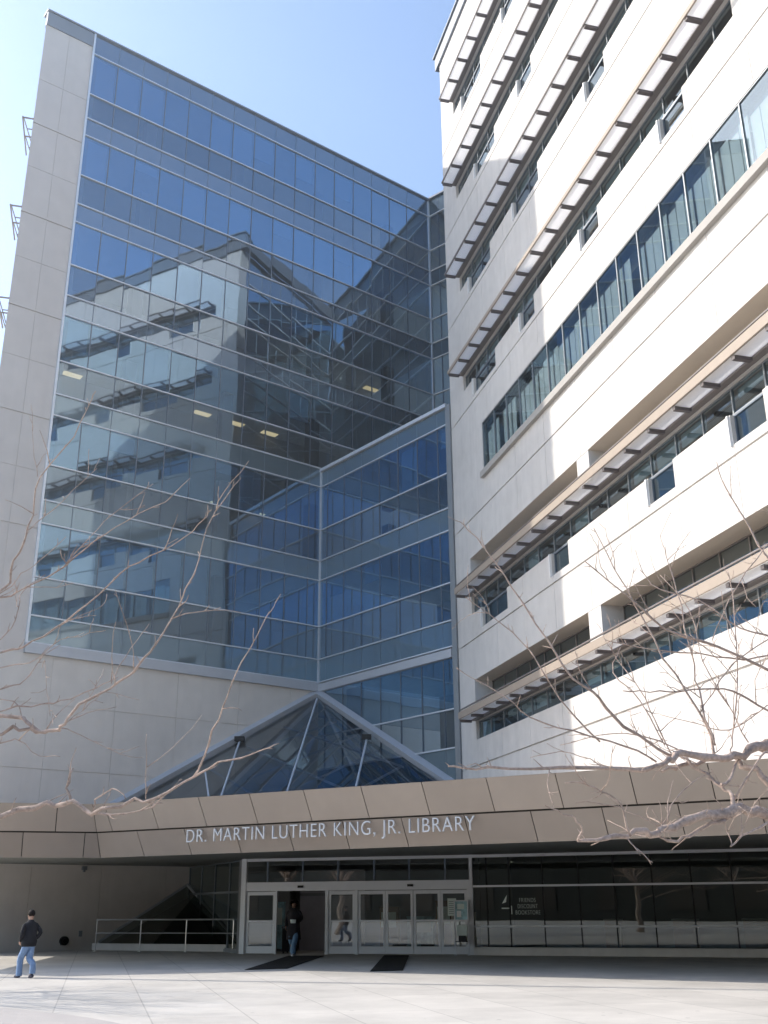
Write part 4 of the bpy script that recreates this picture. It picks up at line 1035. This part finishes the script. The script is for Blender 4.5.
RIGHT=[
  [(4.0,10.6,2.34,0.0694),(3.67,10.51,2.39,0.063),(3.38,10.42,2.45,0.0566),(3.19,10.33,2.4,0.0503),(2.92,10.24,2.38,0.0442),(2.66,10.16,2.28,0.0381),(2.47,10.07,2.22,0.0321),(2.26,9.98,2.21,0.0263),(1.97,9.89,2.14,0.0205),(1.7,9.8,2.14,0.0148)] ,
  [(3.28,10.4,2.42,0.0314),(3.15,10.32,2.33,0.0273),(2.83,10.25,2.22,0.0232),(2.6,10.17,2.16,0.0192),(2.41,10.1,2.23,0.0153)] ,
  [(4.44,11.4,3.29,0.0632),(4.04,11.27,3.18,0.0576),(3.82,11.15,3.12,0.0521),(3.59,11.02,3.01,0.0467),(3.34,10.89,2.99,0.0414),(2.97,10.76,3.01,0.0362),(2.85,10.64,2.94,0.0312),(2.64,10.51,2.87,0.0262),(2.32,10.38,2.82,0.0214),(1.38,10.25,2.82,0.0167),(0.84,10.13,2.82,0.0121),(0.58,10.0,2.82,0.0076)] ,
  [(3.65,11.2,3.04,0.0395),(3.29,11.07,2.97,0.0335),(3.01,10.93,2.92,0.0275),(2.77,10.8,2.85,0.0218)] ,
  [(4.26,11.2,2.6,0.0451),(3.97,11.23,2.78,0.0396),(3.79,11.27,2.93,0.0341),(3.68,11.3,3.05,0.0285)] ,
  [(2.95,11.0,3.01,0.0255),(2.44,10.89,3.34,0.0226),(2.2,10.77,3.57,0.0198),(1.92,10.66,3.77,0.0171),(1.55,10.54,4.31,0.0144),(1.22,10.43,4.86,0.0118),(0.94,10.31,5.18,0.0092),(0.79,10.2,5.31,0.0067)] ,
  [(2.77,11.0,2.97,0.0166),(2.42,10.88,3.12,0.0143),(1.9,10.76,3.24,0.0119),(1.46,10.64,3.37,0.0096),(1.17,10.52,3.58,0.0074),(0.71,10.4,3.83,0.0052)] ,
  [(2.23,11.1,3.19,0.0145),(1.83,11.0,3.61,0.0122),(1.54,10.9,4.09,0.0099),(1.23,10.8,4.38,0.0076),(0.85,10.7,4.65,0.0054)] ,
  [(3.43,11.2,3.04,0.0237),(3.44,11.27,3.24,0.021),(3.35,11.33,3.53,0.0183),(3.07,11.4,4.14,0.0155),(2.82,11.47,4.78,0.0127),(2.64,11.53,5.19,0.0099),(2.45,11.6,5.73,0.007)] ,
  [(3.45,11.2,3.16,0.0169),(3.4,11.32,3.62,0.0149),(3.4,11.44,4.05,0.0129),(3.36,11.56,4.75,0.0108),(3.31,11.68,5.28,0.0087),(3.29,11.8,5.58,0.0065)] ,
  [(4.64,12.0,3.98,0.0254),(4.35,11.84,4.09,0.0215),(3.77,11.68,4.32,0.0177),(3.14,11.52,4.5,0.0139),(2.71,11.36,4.84,0.0103),(2.24,11.2,5.19,0.0068)] ,
  [(4.42,11.6,3.39,0.014),(4.17,11.53,3.56,0.0126),(3.87,11.47,3.73,0.0112),(3.58,11.4,3.79,0.0098),(3.19,11.33,3.76,0.0084),(2.84,11.27,3.74,0.007),(2.54,11.2,3.74,0.0056)] ,
  [(3.64,11.3,3.08,0.0125),(3.72,11.45,3.28,0.011),(3.91,11.6,3.95,0.0094),(4.03,11.75,4.95,0.0077),(4.05,11.9,5.29,0.006)] ,
  [(4.98,12.4,5.38,0.0162),(4.78,12.5,5.64,0.0139),(4.54,12.6,6.29,0.0114),(4.4,12.7,6.77,0.009),(4.4,12.8,7.06,0.0064)] ,
  [(3.38,10.6,2.49,0.0294),(3.4,10.7,2.61,0.027),(3.34,10.8,2.71,0.0245),(3.16,10.9,2.87,0.022),(3.03,11.0,3.01,0.0194)] ,
  [(3.32,10.7,2.71,0.0216),(3.49,10.9,2.81,0.0192),(3.66,11.1,3.01,0.0168)] ,
  [(2.2,9.9,2.18,0.014),(2.1,9.82,2.46,0.0124),(1.97,9.75,2.54,0.0108),(1.82,9.68,2.61,0.0093),(1.59,9.6,2.62,0.0077)] ,
  [(1.7,9.8,2.14,0.0148),(1.73,9.73,2.24,0.0125),(1.66,9.65,2.32,0.0102),(1.56,9.57,2.35,0.008),(1.38,9.5,2.42,0.0057)] ,
  [(2.17,9.9,2.16,0.01),(2.26,9.85,2.05,0.0074),(2.35,9.8,1.95,0.0049)] ,
  [(3.18,10.2,2.1,0.0113),(3.4,10.33,2.23,0.0146),(3.65,10.47,2.31,0.0179),(4.0,10.6,2.34,0.0214)] ,
  [(2.54,10.2,2.23,0.0103),(2.71,10.33,2.48,0.0087),(2.94,10.47,2.68,0.007),(3.21,10.6,2.82,0.0053)] ,
  [(2.62,10.2,2.3,0.0077),(2.66,10.25,2.52,0.0059),(2.74,10.3,2.71,0.0042)] ,
  [(4.67,12.2,4.52,0.0123),(4.25,12.3,4.69,0.0107),(3.84,12.4,5.07,0.0091),(3.4,12.5,5.23,0.0074),(3.2,12.6,5.52,0.0057)] ,
  [(4.69,12.0,4.29,0.0121),(4.12,11.9,4.22,0.0103),(3.59,11.8,4.26,0.0086),(2.89,11.7,4.32,0.0069),(2.48,11.6,4.39,0.0053)] ,
  [(3.12,11.0,3.04,0.01),(2.66,11.13,3.26,0.0084),(2.27,11.27,3.28,0.0068),(1.86,11.4,3.2,0.0052)] ,
  [(2.97,11.1,3.03,0.0112),(2.86,11.25,3.44,0.0099),(2.77,11.4,3.78,0.0086),(2.59,11.55,4.15,0.0073),(2.52,11.7,4.41,0.0059)] ,
  [(4.17,11.5,3.63,0.0093),(3.77,11.63,3.38,0.008),(3.49,11.77,3.46,0.0067),(3.09,11.9,3.6,0.0054)] ,
  [(3.36,11.3,3.5,0.0091),(3.67,11.48,3.9,0.0098),(4.04,11.65,4.22,0.0106),(4.39,11.82,4.43,0.0113),(4.74,12.0,4.65,0.0121)] ,
  [(2.27,10.6,2.84,0.0085),(2.04,10.7,2.96,0.0072),(1.76,10.8,3.05,0.0058),(1.47,10.9,3.01,0.0044)] ,
  [(4.1,10.9,2.96,0.0132),(3.87,10.83,3.04,0.0113),(3.72,10.77,2.93,0.0094),(3.43,10.7,2.56,0.0075)] ,
  [(2.64,11.6,4.3,0.007),(2.49,11.43,3.99,0.0084),(2.73,11.27,3.65,0.0098),(2.9,11.1,3.15,0.0112)] ,
  [(5.15,12.6,6.03,0.0076),(4.58,12.4,5.58,0.0071),(4.14,12.2,5.01,0.0066),(3.81,12.0,4.48,0.006)] ,
  [(3.84,11.3,3.2,0.0114),(3.71,11.48,3.68,0.01),(3.56,11.65,4.16,0.0085),(3.54,11.82,4.79,0.007),(3.28,12.0,5.27,0.0054)] ,
]
LJ = {0, 6, 7, 12, 14, 16, 19, 10, 20, 21, 22, 24, 25}
RJ = {0, 2, 4, 10, 11, 13, 22, 23, 29, 31}
def smooth_branch(pts, n=3):
    c = catmull([p[:3] for p in pts], n); out = []; m = len(pts) - 1
    rr = []
    for i in range(len(c)):
        t = i / n; a = min(int(t), m - 1) if m else 0; u = t - a
        rr.append(pts[a][3] + (pts[min(a + 1, m)][3] - pts[a][3]) * u)
    return c, rr
def twigs(g, pts, rr, rnd, dens, ln, depth=0, minr=.0036):
    """short side shoots and knobbly spurs along a branch"""
    for i in range(1, len(pts)):
        seg = (pts[i] - pts[i - 1]); L_ = seg.length
        if L_ < 1e-5: continue
        k = int(L_ * dens + rnd.random())
        for _ in range(k):
            u = rnd.random(); p = pts[i - 1].lerp(pts[i], u); t = seg.normalized()
            r = Vector((rnd.gauss(0, 1), rnd.gauss(0, 1), abs(rnd.gauss(.35, 1)) - .25)); r = (r - t * r.dot(t)).normalized()
            dv = (t * rnd.uniform(.5, 1.1) + r * rnd.uniform(.6, 1)).normalized()
            l = ln * rnd.choice([.12, .15, .2, .3, .6, 1.0]) * rnd.uniform(.6, 1.3)
            r0 = min(rr[i] * .7, .0062 if l > ln * .25 else .005)
            q = [p]; d = dv
            m = 2 if l < ln * .3 else 5
            for s in range(m):
                d = (d + Vector((rnd.gauss(0, .16), rnd.gauss(0, .16), rnd.gauss(.04, .16)))).normalized()
                q.append(q[-1] + d * l / m)
            g.tube(q, [max(minr * .8, r0 * (1 - .65 * s / m)) for s in range(m + 1)], 5)
            if depth == 0 and l > ln * .5: twigs(g, q, [r0] * len(q), rnd, dens * .9, ln * .4, 1, minr)
def front_tree(base, top, limbs, label, joins, seed):
    rnd = random.Random(seed)
    root = empty('bare_tree', (base[0], base[1], 0), label, 'tree', 'bare trees on the plaza')
    g = MB(); n = 14
    tp = [Vector((base[0] + .05 * math.sin(i * .9), base[1] + .05 * math.cos(i * 1.3), top * i / n)) for i in range(n + 1)]
    g.tube(tp, [.17 * (1 - .35 * i / n) + .10 * math.exp(-i * 1.1) for i in range(n + 1)], 14)
    g.build('trunk', M['bark'], root, smooth=True)
    g = MB()
    for k, pts in enumerate(limbs):
        pts = [tuple(p) for p in pts]
        if k in joins:          # carry the limb back to the trunk, beyond the picture's edge
            a = pts[0]; t = Vector((base[0], base[1], max(1.7, a[2] - .9))); m = Vector(a[:3]).lerp(t, .5) + Vector((0, 0, .05))
            pts = [(t.x, t.y, t.z, max(.05, a[3] * 1.6)), (m.x, m.y, m.z, a[3] * 1.3)] + pts
        c, rr = smooth_branch(pts)
        # small kinks so that no run is a smooth curve
        c = [p + Vector((rnd.gauss(0, 1), rnd.gauss(0, 1), rnd.gauss(0, 1))) * min(.016, .003 + rr[i] * .42) if 0 < i < len(c) - 1 else p for i, p in enumerate(c)]
        g.tube(c, [max(x * ((.95 if pts[0][3] > .045 else .72) if base[0] > 0 else .56) * rnd.uniform(.82, 1.16), .003) for x in rr], 8)
        twigs(g, c, rr, rnd, 5.5 if base[0] > 0 else 4.0, .6 if base[0] > 0 else .5)
    # extra crown out of the picture so the tree is whole
    def grow(p, d, r, l, dep):
        q = [p]; rad = [r]
        for s in range(6):
            d = (d + Vector((rnd.gauss(0, .13), rnd.gauss(0, .13), rnd.gauss(.03, .10)))).normalized(); q.append(q[-1] + d * l / 6); rad.append(r * (1 - .5 * (s + 1) / 6))
        g.tube(q, rad, 7)
        if dep:
            for s in (2, 3, 4, 5, 6):
                r_ = Vector((rnd.gauss(0, 1), rnd.gauss(0, 1), rnd.gauss(.2, .8))).normalized()
                grow(q[s], (d * .8 + r_ * .8).normalized(), rad[s] * .6, l * .62, dep - 1)
    out = Vector((base[0], base[1] - .3, 0)).normalized(); sx = 1 if base[0] > 0 else -1
    for a in range(5):
        ang = R(-75 + 37 * a); dv = Vector((sx * math.cos(ang), math.sin(ang) * .9 - .25, .75)).normalized()
        grow(Vector((base[0], base[1], top - .1)), dv, .075, 2.1, 2)
    g.build('crown', M['twig'], root, smooth=True)
    return root
front_tree((-5.4, 9.6), 2.7, LEFT, 'bare branched tree at the left edge with thin upright shoots over the glass tower', LJ, 3)
front_tree((6.1, 11.2), 2.9, RIGHT, 'bare tree at the right edge with a thick knobbly limb over the canopy', RJ, 21)

# whole bare trees standing farther off on the plaza (they shade the paving and show in the glass)
def whole_tree(base, H, label, seed):
    rnd = random.Random(seed); root = empty('bare_tree', (base[0], base[1], 0), label, 'tree', 'bare trees on the plaza')
    g = MB(); n = 10
    tp = [Vector((base[0] + .1 * math.sin(i), base[1] + .1 * math.cos(i * 1.4), H * .32 * i / n)) for i in range(n + 1)]
    g.tube(tp, [.19 * (1 - .35 * i / n) + .1 * math.exp(-i * 1.2) for i in range(n + 1)], 12); g.build('trunk', M['bark'], root, smooth=True)
    c = MB()
    def grow(p, d, r, l, dep):
        q = [p]; rad = [r]
        for s in range(5):
            d = (d + Vector((rnd.gauss(0, .15), rnd.gauss(0, .15), rnd.gauss(.05, .12)))).normalized(); q.append(q[-1] + d * l / 5); rad.append(r * (1 - .5 * (s + 1) / 5))
        c.tube(q, rad, 6 if dep > 1 else 4)
        if dep:
            for s in (2, 3, 4, 5, 5):
                r_ = Vector((rnd.gauss(0, 1), rnd.gauss(0, 1), rnd.gauss(.15, .8))).normalized()
                grow(q[s], (d * .75 + r_ * .85).normalized(), max(.006, rad[s] * .6), l * .66, dep - 1)
    for a in range(6):
        ang = R(60 * a + 20 * rnd.random()); grow(tp[-1] - Vector((0, 0, .06 * a)), Vector((math.cos(ang) * .7, math.sin(ang) * .7, .9)).normalized(), .085, H * .30, 3)
    c.build('crown', M['twig'], root, smooth=True)
    return root
wt = whole_tree((-14.6, 24.6), 9.5, 'whole bare tree standing on the plaza left of the picture', 11)
for (x, y, rz, sc, lb) in ((-15.5, 18.0, 1.0, .95, 'bare tree on the plaza left of the picture, nearer the camera'), (-13, -21, 2.1, .9, 'bare tree in front of the added dark block behind the camera, mirrored in the doors'),
                           (9, -22, 3.3, .95, 'bare tree before the added dark block behind the camera, mirrored in the bookstore glass')):
    t = copy_tree(wt); t.location = (x, y, 0); t.rotation_euler = (0, 0, rz); t.scale = (sc, sc, sc); t['label'] = lb
# flagpole whose thin shadow crosses the plaza
fp = empty('flagpole', (-17.2, 31.0, 0), 'tall slender grey pole standing on the plaza left of the picture', 'pole')
g = MB(); g.tube([(-17.2, 31.0, .3), (-17.2, 31.0, 6), (-17.2, 31.0, 17.4)], [.16, .15, .10], 14); g.build('shaft', M['steel'], fp, smooth=True)
g = MB(); g.loft([(-17.2, 31.0, 0, .34, .34), (-17.2, 31.0, .22, .30, .30), (-17.2, 31.0, .32, .18, .18)], 16); g.build('base', M['post'], fp)
g = MB(); g.loft([(-17.2, 31.0, 17.4, .03, .03), (-17.2, 31.0, 17.47, .11, .11), (-17.2, 31.0, 17.55, .11, .11), (-17.2, 31.0, 17.62, .02, .02)], 12); g.build('finial', M['steel'], fp)
# dark block added behind the camera to darken reflections in doors and shop glass
nbd = empty('dark_reflection_block', (0, -26, 0), 'long unseen dark block added behind the camera to darken the glass reflections', 'building')
g = MB(); g.box(-60, 60, -38, -26, 0, 13.0); g.build('wall', M['block_wall'], nbd)
g = MB(); g.box(-60.4, 60.4, -38.4, -25.6, 13.01, 13.5); g.build('roof', M['coping'], nbd)
for k in range(16):
    for zz in (1.0, 5.0, 9.0):
        g = MB(); x = -56 + 7.2 * k; g.box(x - 1.7, x + 1.7, -25.99, -25.93, zz, zz + 2.3); g.build('window', M['backing'], nbd)
